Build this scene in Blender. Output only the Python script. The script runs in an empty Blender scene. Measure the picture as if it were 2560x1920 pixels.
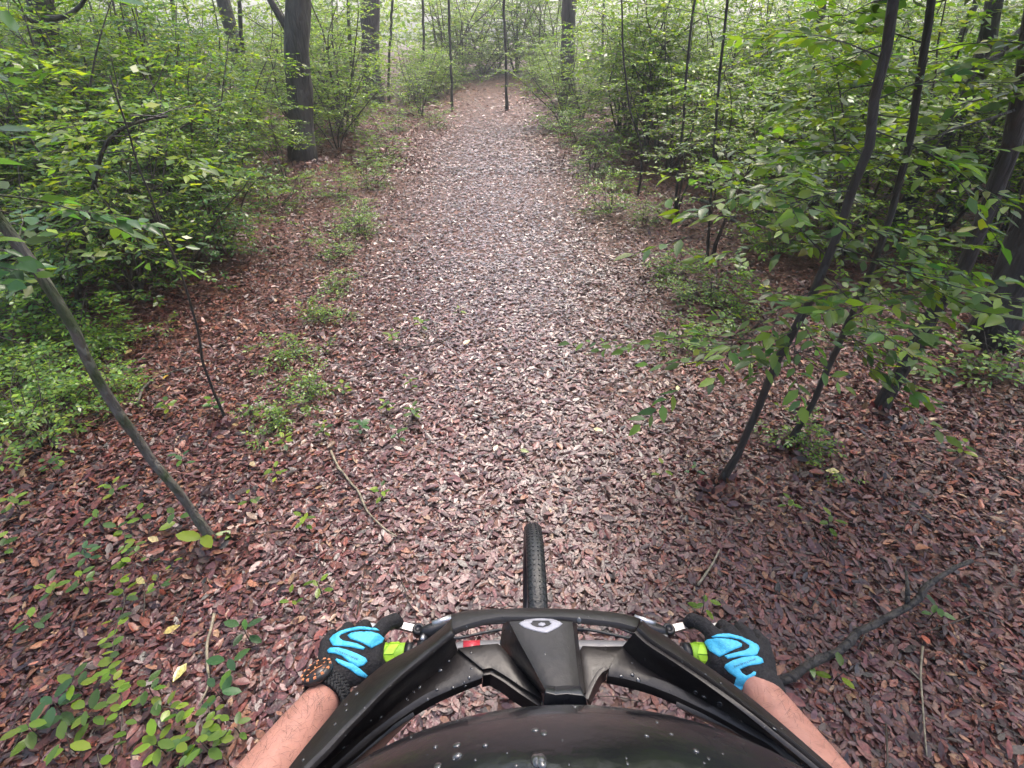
import bpy, bmesh, math, random
import numpy as np
from mathutils import Vector, Matrix, noise as mnoise
from mathutils.bvhtree import BVHTree
from mathutils.geometry import delaunay_2d_cdt

R = math.radians
scene = bpy.context.scene
COL = scene.collection

# ------------------------------------------------------------------ camera, sky, sun, exposure
CAM_H, PITCH, FOC = 1.9, R(34.1), 1280.0          # FOC: focal length in pixels of the 2560 px wide photo (90 deg)
cam_data = bpy.data.cameras.new('camera')
cam = bpy.data.objects.new('camera', cam_data)
COL.objects.link(cam)
cam.location = (0, 0, CAM_H)
cam.rotation_euler = (R(90) - PITCH, 0, 0)
cam_data.sensor_fit = 'HORIZONTAL'
cam_data.angle = R(90)
cam_data.clip_start = 0.01
cam_data.clip_end = 1000
scene.camera = cam

SUN_EL, SUN_AZ = R(62), R(25)
world = bpy.data.worlds.new('World')
scene.world = world
world.use_nodes = True
wn, wl = world.node_tree.nodes, world.node_tree.links
wn.clear()
wo = wn.new('ShaderNodeOutputWorld')
wb = wn.new('ShaderNodeBackground')
sky = wn.new('ShaderNodeTexSky')
sky.sky_type = 'NISHITA'
sky.sun_disc = False
sky.sun_elevation = SUN_EL
sky.sun_rotation = SUN_AZ
sky.dust_density = 6.0
sky.air_density = 1.0
hs = wn.new('ShaderNodeHueSaturation')
hs.inputs['Saturation'].default_value = 1.0       # overcast sky: the blue is mostly gone
wl.new(sky.outputs[0], hs.inputs['Color'])
wl.new(hs.outputs[0], wb.inputs['Color'])
wb.inputs['Strength'].default_value = 0.15
wl.new(wb.outputs[0], wo.inputs[0])

sun_data = bpy.data.lights.new('sun', 'SUN')
sun_data.energy = 0.5
sun_data.angle = R(14)
sun_data.color = (1.0, 0.97, 0.93)
sun = bpy.data.objects.new('sun', sun_data)
COL.objects.link(sun)
sun.rotation_euler = (R(90) - SUN_EL, 0, -SUN_AZ + R(180))
sun.location = (0, 0, 20)

scene.view_settings.view_transform = 'Standard'
scene.view_settings.look = 'None'
scene.view_settings.gamma = 1.0
scene.view_settings.use_curve_mapping = False
scene.view_settings.exposure = 1.78
scene.render.engine = 'CYCLES'
cy = scene.cycles
cy.use_denoising = True
cy.max_bounces = 7
cy.diffuse_bounces = 4
cy.glossy_bounces = 3
cy.transmission_bounces = 4
cy.transparent_max_bounces = 4
cy.caustics_reflective = False
cy.caustics_refractive = False
cy.sample_clamp_indirect = 6

# ------------------------------------------------------------------ pixel <-> world helpers (photo pixels, 2560 x 1920)
CP, SP = math.cos(PITCH), math.sin(PITCH)
def ray(px, py):
    u, v = (px - 1280) / FOC, (py - 960) / FOC
    return Vector((u, CP - v * SP, -SP - v * CP))
def at_z(px, py, z):
    d = ray(px, py); t = (z - CAM_H) / d.z
    return Vector((d.x * t, d.y * t, z))
def at_y(px, py, y):
    d = ray(px, py); t = y / d.y
    return Vector((d.x * t, y, CAM_H + d.z * t))
def trail_x(y):            # centre line of the trail
    return -0.15 + 0.02 * y - 0.0035 * y * y if y < 20 else -1.15 + 0.12 * (y - 20) * 0.6
def ground_h(x, y):
    d = abs(x - trail_x(max(0, y)))
    s = min(1, max(0, (d - 1.2) / 2.5)); s = s * s * (3 - 2 * s)
    return 0.045 * min(17, max(0, y - 17)) + 0.10 * s + 0.03 * (mnoise.noise((x * .6, y * .6, 3.1))) + 0.10 * s * mnoise.noise((x * .23, y * .23, 9.0))
def G(px, py):
    d = ray(px, py); o = Vector((0, 0, CAM_H)); t = .5          # walk along the ray down to the ground
    while t < 60:
        p = o + d * t
        if p.z <= ground_h(p.x, p.y): break
        t += .04 + .004 * t
    p.z = ground_h(p.x, p.y)
    return p

# ------------------------------------------------------------------ objects, names, labels
ORG = {}
def root_of(o):
    while o.parent: o = o.parent
    return o
def tag(o, label=None, cat=None, group=None, kind=None):
    if label: o['label'] = label
    if cat: o['category'] = cat
    if group: o['group'] = group
    if kind: o['kind'] = kind
    return o
def thing(name, label, cat, loc=(0, 0, 0), group=None):
    o = bpy.data.objects.new(name, None)
    o.empty_display_size = 0.1
    COL.objects.link(o); o.location = loc
    ORG[o.name] = Vector(loc)
    return tag(o, label, cat, group)
def link(name, me, mat, parent=None, local=False):
    """me in world coordinates (unless local) becomes one object, child of parent."""
    o = bpy.data.objects.new(name, me)
    COL.objects.link(o)
    if mat is not None and len(me.materials) == 0: me.materials.append(mat)
    if parent is not None:
        o.parent = parent
        if not local:
            org = ORG.get(root_of(parent).name)
            if org is not None: me.transform(Matrix.Translation(-org))
    return o

# ------------------------------------------------------------------ mesh builder
class MB:
    def __init__(s): s.v, s.f = [], []
    def add(s, vs, fs):
        n = len(s.v); s.v += [tuple(v) for v in vs]; s.f += [tuple(i + n for i in f) for f in fs]
    def tube(s, pts, rad, sides=8, caps=True):
        pts = [Vector(p) for p in pts]
        if not hasattr(rad, '__len__'): rad = [rad] * len(pts)
        vs, fs, up = [], [], None
        for i, p in enumerate(pts):
            d = (pts[min(i + 1, len(pts) - 1)] - pts[max(i - 1, 0)])
            d = d.normalized() if d.length > 1e-9 else Vector((0, 0, 1))
            if up is None:
                up = Vector((1, 0, 0)) if abs(d.x) < .8 else Vector((0, 0, 1))
            a = (up - d * up.dot(d)).normalized(); b = d.cross(a); up = a
            for k in range(sides):
                t = 2 * math.pi * k / sides
                vs.append(p + (a * math.cos(t) + b * math.sin(t)) * rad[i])
        for i in range(len(pts) - 1):
            for k in range(sides):
                k2 = (k + 1) % sides
                fs.append((i * sides + k, i * sides + k2, (i + 1) * sides + k2, (i + 1) * sides + k))
        if caps:
            fs.append(tuple(range(sides))[::-1]); fs.append(tuple((len(pts) - 1) * sides + k for k in range(sides)))
        s.add(vs, fs)
    def ball(s, c, r, n=10, m=7):
        c = Vector(c); r = (r, r, r) if not hasattr(r, '__len__') else r
        vs = [c + Vector((0, 0, r[2]))]
        for j in range(1, m):
            ph = math.pi * j / m
            for k in range(n):
                th = 2 * math.pi * k / n
                vs.append(c + Vector((r[0] * math.sin(ph) * math.cos(th), r[1] * math.sin(ph) * math.sin(th), r[2] * math.cos(ph))))
        vs.append(c - Vector((0, 0, r[2])))
        fs = [(0, 1 + k, 1 + (k + 1) % n) for k in range(n)]
        for j in range(m - 2):
            for k in range(n):
                a = 1 + j * n + k; b = 1 + j * n + (k + 1) % n
                fs.append((a, a + n, b + n, b))
        L = len(vs) - 1; o = 1 + (m - 2) * n
        fs += [(L, o + (k + 1) % n, o + k) for k in range(n)]
        s.add(vs, fs)
    def box(s, c, h, mat=None):
        c = Vector(c); vs = []
        for x in (-1, 1):
            for y in (-1, 1):
                for z in (-1, 1):
                    p = Vector((x * h[0], y * h[1], z * h[2]))
                    vs.append(c + (mat @ p if mat else p))
        s.add(vs, [(0, 1, 3, 2), (4, 6, 7, 5), (0, 4, 5, 1), (2, 3, 7, 6), (0, 2, 6, 4), (1, 5, 7, 3)])
    def lathe(s, prof, mat4, n=32):
        """prof: (r, h) pairs about local z, placed by mat4"""
        vs, fs = [], []
        for r, h in prof:
            for k in range(n):
                t = 2 * math.pi * k / n
                vs.append(mat4 @ Vector((r * math.cos(t), r * math.sin(t), h)))
        for i in range(len(prof) - 1):
            for k in range(n):
                k2 = (k + 1) % n
                fs.append((i * n + k, i * n + k2, (i + 1) * n + k2, (i + 1) * n + k))
        fs.append(tuple(range(n))[::-1]); fs.append(tuple((len(prof) - 1) * n + k for k in range(n)))
        s.add(vs, fs)
    def grid(s, rows, n=24):
        rows = [resample(r, n) for r in rows]
        vs = [p for r in rows for p in r]
        fs = [(i * n + k, i * n + k + 1, (i + 1) * n + k + 1, (i + 1) * n + k) for i in range(len(rows) - 1) for k in range(n - 1)]
        s.add(vs, fs)
    def mesh(s, name, smooth=True):
        me = bpy.data.meshes.new(name)
        me.from_pydata(s.v, [], s.f); me.update()
        if smooth: me.polygons.foreach_set('use_smooth', [True] * len(me.polygons))
        return me
    def build(s, name, mat, parent=None, smooth=True):
        return link(name, s.mesh(name, smooth), mat, parent)
def resample(pts, n):
    pts = [Vector(p) for p in pts]
    acc = [0]
    for a, b in zip(pts, pts[1:]): acc.append(acc[-1] + (b - a).length)
    out, j = [], 0
    for i in range(n):
        t = acc[-1] * i / (n - 1)
        while j < len(pts) - 2 and acc[j + 1] < t: j += 1
        L = acc[j + 1] - acc[j]
        out.append(pts[j].lerp(pts[j + 1], (t - acc[j]) / L if L > 0 else 0))
    return out
def smooth_line(pts, n, it=2):
    p = resample(pts, n)
    for _ in range(it):
        p = [p[0]] + [(p[i - 1] + p[i] * 2 + p[i + 1]) / 4 for i in range(1, n - 1)] + [p[-1]]
    return p
def apply_mods(o):
    dg = bpy.context.evaluated_depsgraph_get()
    me = bpy.data.meshes.new_from_object(o.evaluated_get(dg))
    old = o.data; o.modifiers.clear(); o.data = me
    bpy.data.meshes.remove(old)
    return o
def bvh_world(o):
    bpy.context.view_layer.update()
    mw = o.matrix_world
    return BVHTree.FromPolygons([mw @ v.co for v in o.data.vertices], [tuple(p.vertices) for p in o.data.polygons])

# ------------------------------------------------------------------ materials
def mat(name, color, rough=.5, spec=.5, metal=0, var=0, vscale=20, bump=0, bscale=40, coat=0, color2=None, stretch=None, rvar=0):
    m = bpy.data.materials.new(name); m.use_nodes = True
    nt = m.node_tree; b = nt.nodes['Principled BSDF']
    b.inputs['Base Color'].default_value = (*color, 1)
    b.inputs['Roughness'].default_value = rough
    b.inputs['Specular IOR Level'].default_value = spec
    b.inputs['Metallic'].default_value = metal
    b.inputs['Coat Weight'].default_value = coat
    b.inputs['Coat Roughness'].default_value = .08
    if var or bump or rvar or color2:
        tc = nt.nodes.new('ShaderNodeTexCoord'); vec = tc.outputs['Object']
        if stretch:
            mp = nt.nodes.new('ShaderNodeMapping'); mp.inputs['Scale'].default_value = stretch
            nt.links.new(vec, mp.inputs[0]); vec = mp.outputs[0]
    if var or color2:
        n = nt.nodes.new('ShaderNodeTexNoise'); n.inputs['Scale'].default_value = vscale; n.inputs['Detail'].default_value = 6
        nt.links.new(vec, n.inputs['Vector'])
        r = nt.nodes.new('ShaderNodeValToRGB')
        c2 = color2 or tuple(c * (1 + var) for c in color); c1 = color if color2 else tuple(c * (1 - var) for c in color)
        r.color_ramp.elements[0].position = .35; r.color_ramp.elements[1].position = .65
        r.color_ramp.elements[0].color = (*c1, 1); r.color_ramp.elements[1].color = (*c2, 1)
        nt.links.new(n.outputs['Fac'], r.inputs[0]); nt.links.new(r.outputs[0], b.inputs['Base Color'])
    if rvar:
        n3 = nt.nodes.new('ShaderNodeTexNoise'); n3.inputs['Scale'].default_value = vscale; n3.inputs['Detail'].default_value = 4
        nt.links.new(vec, n3.inputs['Vector'])
        mr = nt.nodes.new('ShaderNodeMapRange'); mr.inputs[3].default_value = max(.02, rough - rvar); mr.inputs[4].default_value = rough + rvar
        mr.inputs[1].default_value = .3; mr.inputs[2].default_value = .7
        nt.links.new(n3.outputs['Fac'], mr.inputs[0]); nt.links.new(mr.outputs[0], b.inputs['Roughness'])
    if bump:
        n2 = nt.nodes.new('ShaderNodeTexNoise'); n2.inputs['Scale'].default_value = bscale; n2.inputs['Detail'].default_value = 5
        nt.links.new(vec, n2.inputs['Vector'])
        bp = nt.nodes.new('ShaderNodeBump'); bp.inputs['Strength'].default_value = bump; bp.inputs['Distance'].default_value = .01
        nt.links.new(n2.outputs['Fac'], bp.inputs['Height']); nt.links.new(bp.outputs[0], b.inputs['Normal'])
    return m
def leaf_mat(name, rough, trans, spec=.5, tcol=(1.25, 1.35, .5), coat=0, wet=None):
    """leaf colours come from the mesh's own per-leaf colour attribute"""
    m = bpy.data.materials.new(name); m.use_nodes = True
    nt = m.node_tree; b = nt.nodes['Principled BSDF']; out = nt.nodes['Material Output']
    a = nt.nodes.new('ShaderNodeAttribute'); a.attribute_name = 'Col'
    nt.links.new(a.outputs['Color'], b.inputs['Base Color'])
    b.inputs['Roughness'].default_value = rough; b.inputs['Specular IOR Level'].default_value = spec
    b.inputs['Coat Weight'].default_value = coat; b.inputs['Coat Roughness'].default_value = .15
    if wet:
        for sock, lo, hi in (('Coat Weight', wet[0], wet[1]), ('Roughness', .5, rough)):
            mr = nt.nodes.new('ShaderNodeMapRange'); mr.inputs[3].default_value = lo; mr.inputs[4].default_value = hi
            nt.links.new(a.outputs['Alpha'], mr.inputs[0]); nt.links.new(mr.outputs[0], b.inputs[sock])
        b.inputs['Coat Roughness'].default_value = .2
        tc = nt.nodes.new('ShaderNodeTexCoord'); nz = nt.nodes.new('ShaderNodeTexNoise'); nz.inputs['Scale'].default_value = 95; nz.inputs['Detail'].default_value = 4
        bp = nt.nodes.new('ShaderNodeBump'); bp.inputs['Strength'].default_value = .35; bp.inputs['Distance'].default_value = .006
        nt.links.new(tc.outputs['Object'], nz.inputs['Vector']); nt.links.new(nz.outputs['Fac'], bp.inputs['Height'])
        nt.links.new(bp.outputs[0], b.inputs['Normal']); nt.links.new(bp.outputs[0], b.inputs['Coat Normal'])
        hv = nt.nodes.new('ShaderNodeMapRange'); hv.inputs[1].default_value = .3; hv.inputs[2].default_value = .7; hv.inputs[3].default_value = .40; hv.inputs[4].default_value = 1.12
        mc = nt.nodes.new('ShaderNodeVectorMath'); mc.operation = 'SCALE'
        nt.links.new(nz.outputs['Fac'], hv.inputs[0]); nt.links.new(a.outputs['Color'], mc.inputs[0]); nt.links.new(hv.outputs[0], mc.inputs['Scale']); nt.links.new(mc.outputs[0], b.inputs['Base Color'])
    if trans > 0:
        t = nt.nodes.new('ShaderNodeBsdfTranslucent')
        mu = nt.nodes.new('ShaderNodeVectorMath'); mu.operation = 'MULTIPLY'; mu.inputs[1].default_value = tcol
        nt.links.new(a.outputs['Color'], mu.inputs[0]); nt.links.new(mu.outputs[0], t.inputs['Color'])
        mx = nt.nodes.new('ShaderNodeMixShader'); mx.inputs[0].default_value = trans
        nt.links.new(b.outputs[0], mx.inputs[1]); nt.links.new(t.outputs[0], mx.inputs[2]); nt.links.new(mx.outputs[0], out.inputs[0])
    return m
def bark_mat(name, c1, c2, moss=None, scale=9):
    m = bpy.data.materials.new(name); m.use_nodes = True
    nt = m.node_tree; N = nt.nodes.new; Lk = nt.links.new; b = nt.nodes['Principled BSDF']
    tc = N('ShaderNodeTexCoord'); mp = N('ShaderNodeMapping'); mp.inputs['Scale'].default_value = (1, 1, .22)
    Lk(tc.outputs['Object'], mp.inputs[0])
    v = N('ShaderNodeTexVoronoi'); v.inputs['Scale'].default_value = scale * 2; v.feature = 'DISTANCE_TO_EDGE'
    n = N('ShaderNodeTexNoise'); n.inputs['Scale'].default_value = scale; n.inputs['Detail'].default_value = 8
    Lk(mp.outputs[0], n.inputs['Vector'])
    mxv = N('ShaderNodeMixRGB'); mxv.inputs[0].default_value = .12
    Lk(mp.outputs[0], mxv.inputs[1]); Lk(n.outputs['Color'], mxv.inputs[2]); Lk(mxv.outputs[0], v.inputs['Vector'])
    r = N('ShaderNodeValToRGB'); r.color_ramp.elements[0].color = (*c1, 1); r.color_ramp.elements[1].color = (*c2, 1)
    r.color_ramp.elements[0].position = .3; r.color_ramp.elements[1].position = .72
    Lk(n.outputs['Fac'], r.inputs[0]); last = r.outputs[0]
    if moss:
        n2 = N('ShaderNodeTexNoise'); n2.inputs['Scale'].default_value = 5; n2.inputs['Detail'].default_value = 6
        Lk(tc.outputs['Object'], n2.inputs['Vector'])
        r2 = N('ShaderNodeValToRGB'); r2.color_ramp.elements[0].position = .47; r2.color_ramp.elements[1].position = .6
        Lk(n2.outputs['Fac'], r2.inputs[0])
        mx = N('ShaderNodeMixRGB'); mx.inputs[2].default_value = (*moss, 1); Lk(r2.outputs[0], mx.inputs[0]); Lk(last, mx.inputs[1]); last = mx.outputs[0]
    Lk(last, b.inputs['Base Color']); b.inputs['Roughness'].default_value = .65
    h = N('ShaderNodeMath'); h.operation = 'MULTIPLY_ADD'; h.inputs[1].default_value = 2.0
    Lk(v.outputs['Distance'], h.inputs[0]); Lk(n.outputs['Fac'], h.inputs[2])
    bp = N('ShaderNodeBump'); bp.inputs['Strength'].default_value = .9; bp.inputs['Distance'].default_value = .02
    Lk(h.outputs[0], bp.inputs['Height']); Lk(bp.outputs[0], b.inputs['Normal'])
    return m

M_LEAF = leaf_mat('wet_green_leaf', .27, .5, tcol=(1.5, 1.5, .5))
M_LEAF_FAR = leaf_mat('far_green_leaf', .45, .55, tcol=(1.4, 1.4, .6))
M_LITTER = leaf_mat('wet_fallen_leaf', .28, .04, spec=.5, tcol=(1, 1, 1), wet=(.06, .9))
M_BARK_DARK = bark_mat('dark_wet_bark', (.018, .014, .012), (.06, .05, .043))
M_BARK_GREY = bark_mat('grey_furrowed_bark', (.022, .018, .016), (.095, .082, .074), scale=7)
M_BARK_PINE = bark_mat('dark_plated_bark', (.03, .022, .024), (.10, .075, .075), scale=6)
M_BARK_MOSS = bark_mat('mossy_grey_bark', (.06, .055, .048), (.22, .20, .175), moss=(.055, .075, .03), scale=14)
M_STEM = mat('brown_stem', (.05, .038, .028), .6, var=.4, vscale=30)
M_TWIG = mat('pale_twig', (.20, .17, .12), .6, var=.4, vscale=40, bump=.3)

# ------------------------------------------------------------------ leaves as real faces (numpy)
T7 = np.array([[0, 0, 0], [.34, .5, .35], [.34, -.5, .35], [.5, 0, 0], [.73, .34, .1], [.73, -.34, .1], [1, 0, -.5]])
F7 = np.array([[0, 1, 3], [0, 3, 2], [1, 4, 3], [2, 3, 5], [4, 6, 3], [3, 6, 5]])
T4 = np.array([[0, 0, 0], [.45, .5, .3], [.45, -.5, .3], [1, 0, -.3]])
T9 = np.array([[0, 0, 0], [.14, .30, .22], [.14, -.30, .22], [.42, .5, .3], [.42, -.5, .3], [.5, 0, .02], [.78, .36, .05], [.78, -.36, .05], [1, 0, -.35]])
F9 = np.array([[0, 1, 5], [0, 5, 2], [1, 3, 5], [2, 5, 4], [3, 6, 5], [4, 5, 7], [6, 8, 5], [5, 8, 7]])
F4 = np.array([[0, 1, 3], [0, 3, 2]])
def unit(a): return a / np.maximum(np.linalg.norm(a, axis=1, keepdims=True), 1e-9)
def leaf_mesh(name, pos, dirv, nrm, L, W, fold, col, detail=True):
    T, F = (T9, F9) if detail == 2 else (T7, F7) if detail else (T4, F4)
    pos, dirv, nrm = np.asarray(pos, float), unit(np.asarray(dirv, float)), np.asarray(nrm, float)
    side = unit(np.cross(nrm, dirv)); nrm = np.cross(dirv, side)
    n, k = len(pos), len(T)
    L = np.broadcast_to(np.asarray(L, float), n); W = np.broadcast_to(np.asarray(W, float), n); fold = np.broadcast_to(np.asarray(fold, float), n)
    V = (pos[:, None, :] + dirv[:, None, :] * (T[None, :, 0:1] * L[:, None, None]) + side[:, None, :] * (T[None, :, 1:2] * W[:, None, None])
         + nrm[:, None, :] * (T[None, :, 2:3] * (fold * L)[:, None, None])).reshape(-1, 3)
    Fi = (F[None] + (np.arange(n) * k)[:, None, None]).reshape(-1)
    me = bpy.data.meshes.new(name)
    me.vertices.add(n * k); me.vertices.foreach_set('co', V.astype(np.float32).ravel())
    nf = n * len(F)
    me.loops.add(nf * 3); me.loops.foreach_set('vertex_index', Fi.astype(np.int32))
    me.polygons.add(nf); me.polygons.foreach_set('loop_start', np.arange(0, nf * 3, 3, dtype=np.int32))
    me.update(calc_edges=True)
    at = me.color_attributes.new('Col', 'FLOAT_COLOR', 'POINT')
    col = np.asarray(col); c = np.ones((n, k, 4), np.float32); c[:, :, :col.shape[1]] = col[:, None, :]      # alpha: how wet the leaf is
    at.data.foreach_set('color', c.ravel())
    return me
def pick_cols(rng, n, pal, w, jit=.18):
    pal = np.array(pal, float); w = np.array(w, float)
    c = pal[rng.choice(len(pal), n, p=w / w.sum())]
    return np.clip(c * (1 + rng.normal(0, jit, (n, 1))) * (1 + rng.normal(0, jit * .4, (n, 3))), .004, .9)
GREEN_MIX = ([(.11, .20, .030), (.18, .27, .035), (.065, .13, .030), (.075, .15, .055), (.25, .33, .045)], [4, 3, 2.5, 1.6, 1.4])
GREEN_NEAR = ([(.12, .22, .055), (.17, .28, .045), (.08, .16, .05), (.24, .34, .05)], [4, 3, 2, 1.5])
GREEN_YEL = ([(.17, .27, .032), (.22, .33, .04), (.11, .20, .035), (.07, .14, .04)], [4, 2.5, 3, 1])
GREEN_BLUE = ([(.065, .15, .06), (.085, .18, .05), (.05, .11, .045), (.12, .22, .045)], [4, 3, 2, 1.5])
GREEN_PALE = ([(.18, .28, .07), (.25, .35, .08), (.12, .21, .06), (.32, .41, .10)], [3, 3, 2, 1])  # far greens: mist and the light of the clearing put into the colour

# ================================================================== ground
def ground_material():
    m = bpy.data.materials.new('forest_soil'); m.use_nodes = True
    nt = m.node_tree; N = nt.nodes.new; Lk = nt.links.new; b = nt.nodes['Principled BSDF']
    tc = N('ShaderNodeTexCoord')
    n0 = N('ShaderNodeTexNoise'); n0.inputs['Scale'].default_value = 6; n0.inputs['Detail'].default_value = 6
    Lk(tc.outputs['Object'], n0.inputs['Vector'])
    mx = N('ShaderNodeMixRGB'); mx.inputs[0].default_value = .25
    Lk(tc.outputs['Object'], mx.inputs[1]); Lk(n0.outputs['Color'], mx.inputs[2])
    v = N('ShaderNodeTexVoronoi'); v.inputs['Scale'].default_value = 36
    Lk(mx.outputs[0], v.inputs['Vector'])
    r = N('ShaderNodeValToRGB'); cr = r.color_ramp
    cr.elements[0].color = (.020, .009, .008, 1); cr.elements[1].color = (.17, .075, .05, 1)
    e = cr.elements.new(.5); e.color = (.085, .030, .021, 1)
    sp = N('ShaderNodeSeparateColor'); Lk(v.outputs['Color'], sp.inputs[0]); Lk(sp.outputs[0], r.inputs[0])
    Lk(r.outputs[0], b.inputs['Base Color'])
    b.inputs['Roughness'].default_value = .6
    bp = N('ShaderNodeBump'); bp.inputs['Strength'].default_value = .8; bp.inputs['Distance'].default_value = .03
    Lk(sp.outputs[1], bp.inputs['Height']); Lk(bp.outputs[0], b.inputs['Normal'])
    return m
def build_ground():
    xs = np.concatenate([np.linspace(-160, -16, 12), np.linspace(-15, 15, 76), np.linspace(16, 160, 12)])
    ys = np.concatenate([np.linspace(-60, -4, 8), np.linspace(-3, 34, 94), np.linspace(36, 220, 16)])
    vs = [(x, y, ground_h(x, y)) for y in ys for x in xs]
    w = len(xs)
    fs = [(j * w + i, j * w + i + 1, (j + 1) * w + i + 1, (j + 1) * w + i) for j in range(len(ys) - 1) for i in range(w - 1)]
    mb = MB(); mb.add(vs, fs)
    return tag(mb.build('forest_floor', ground_material()), 'brown forest floor of soil under wet leaf litter', kind='structure')
build_ground()

# ------------------------------------------------------------------ fallen leaves
def gh_np(x, y):
    tx = np.where(y < 20, -0.15 + 0.02 * y - 0.0035 * y * y, -1.15 + 0.072 * (y - 20))
    tx = np.where(y < 0, -0.15, tx)
    return np.array([ground_h(a, b) for a, b in zip(x, y)])
def on_trail(x, y):
    tx = np.where(y < 20, -0.15 + 0.02 * y - 0.0035 * y * y, -1.15 + 0.072 * (y - 20))
    return np.clip(1.35 - np.abs(x - tx) / 1.35, 0, 1)
LIT_DARK = [(.130, .032, .026), (.060, .016, .017), (.20, .055, .032), (.140, .058, .060), (.23, .095, .048), (.022, .008, .010), (.29, .17, .09)]
def litter_patch(rng, y0, y1, dens, Lr, detail, lift):
    P = []
    half = max(abs(ray(0, 0).x), 1)
    ym = (y0 + y1) / 2
    hw0, hw1 = max(3.2, 1.25 * (y0 * CP + CAM_H * SP) + .4), max(3.2, 1.25 * (y1 * CP + CAM_H * SP) + .4)
    n = int(dens * (y1 - y0) * (hw0 + hw1))
    y = rng.uniform(y0, y1, n); hw = hw0 + (hw1 - hw0) * (y - y0) / (y1 - y0)
    x = rng.uniform(-1, 1, n) * hw
    # natural clumping
    keep = rng.random(n) < .72 + .28 * np.sin(x * 5.1 + 2 * np.sin(y * 3.3)) * np.sin(y * 4.7 + 1.7 * np.sin(x * 2.9))
    x, y = x[keep], y[keep]; n = len(x)
    z = gh_np(x, y) + rng.uniform(.004, lift, n)
    yaw = rng.uniform(0, 2 * np.pi, n)
    t = on_trail(x, y); flat = 1 - .6 * t
    pitch = rng.normal(0, .28, n) * flat
    d = np.stack([np.cos(yaw) * np.cos(pitch), np.sin(yaw) * np.cos(pitch), np.sin(pitch)], 1)
    nr = np.stack([rng.normal(0, .36, n) * flat, rng.normal(0, .36, n) * flat, np.ones(n)], 1)
    L = rng.uniform(Lr[0], Lr[1], n) * rng.choice([.4, .6, .8, 1, 1, 1.3], n)
    W = L * rng.uniform(.28, .5, n)
    fold = rng.normal(.10, .16, n) * (1 - .5 * t)
    far = np.clip((y - 7) / 8, 0, 1)
    pal = np.array(LIT_DARK)
    idx = rng.choice(7, n, p=[.26, .25, .13, .15, .07, .12, .02])
    col = pal[idx]
    grey = np.array([.150, .066, .078])
    g = (t * (1 - far) * rng.uniform(0, .6, n))[:, None]          # trail leaves tinted mauve: the sky's lavender sheen put into their colour
    col = col * (1 - g) + grey * g
    org = np.array([.27, .080, .040])
    o = (far * rng.uniform(0, .95, n))[:, None]
    col = col * (1 - o) + org * o
    col = np.clip(col * (1 + rng.normal(0, .28, (n, 1))), .008, .6)
    wet = np.clip(.15 + .95 * t * (1 - .6 * far) + rng.normal(0, .15, n), 0, 1) * np.clip(.3 + (y - .6) / 5, .3, 1)
    col = np.concatenate([col, wet[:, None]], 1)
    return np.stack([x, y, z], 1), d, nr, L, W, fold, col
def build_litter():
    rng = np.random.default_rng(7)
    bands = [(.3, 2.6, 9200, (.028, .052), True, .02), (2.6, 5, 4900, (.030, .054), True, .02),
             (5, 9, 2000, (.038, .064), False, .025), (9, 16, 1000, (.055, .095), False, .04), (16, 34, 120, (.08, .15), False, .05), (-3, .3, 1500, (.04, .07), False, .04)]
    near = [litter_patch(rng, *b[:4], b[4], b[5]) for b in bands if b[4]]
    far = [litter_patch(rng, *b[:4], b[4], b[5]) for b in bands if not b[4] and b[0] > 0]
    back = [litter_patch(rng, *b[:4], b[4], b[5]) for b in bands if b[0] < 0]
    for grp, det, nm, lb in ((near[:1], 2, 'leaf_litter', 'thick wet brown leaf litter around the bicycle'), (near[1:], True, 'leaf_litter', 'wet brown leaf litter on the trail ahead of the wheel'),
                             (back, False, 'leaf_litter', 'brown leaf litter under and behind the bicycle'), (far, False, 'leaf_litter', 'brown and rust leaf litter further up the trail')):
        a = [np.concatenate(z) for z in zip(*grp)]
        o = link(nm, leaf_mesh(nm, *a[:3], a[3], a[4], a[5], a[6], detail=det), M_LITTER)
        tag(o, lb, kind='stuff')
    # curled larger leaves on top, close to the camera
    rng = np.random.default_rng(8)
    a = litter_patch(rng, .35, 3.6, 150, (.042, .064), True, .035)
    o = link('curled_leaf_litter', leaf_mesh('curled_leaf_litter', a[0], a[1], a[2], a[3], a[4] * 1.1, a[5] * 1.8, np.clip(a[6] * [1.25, 1.25, 1.25, .5], 0, .6), detail=2), M_LITTER)
    tag(o, 'larger curled brown leaves lying on top of the litter', kind='stuff')
build_litter()

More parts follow.
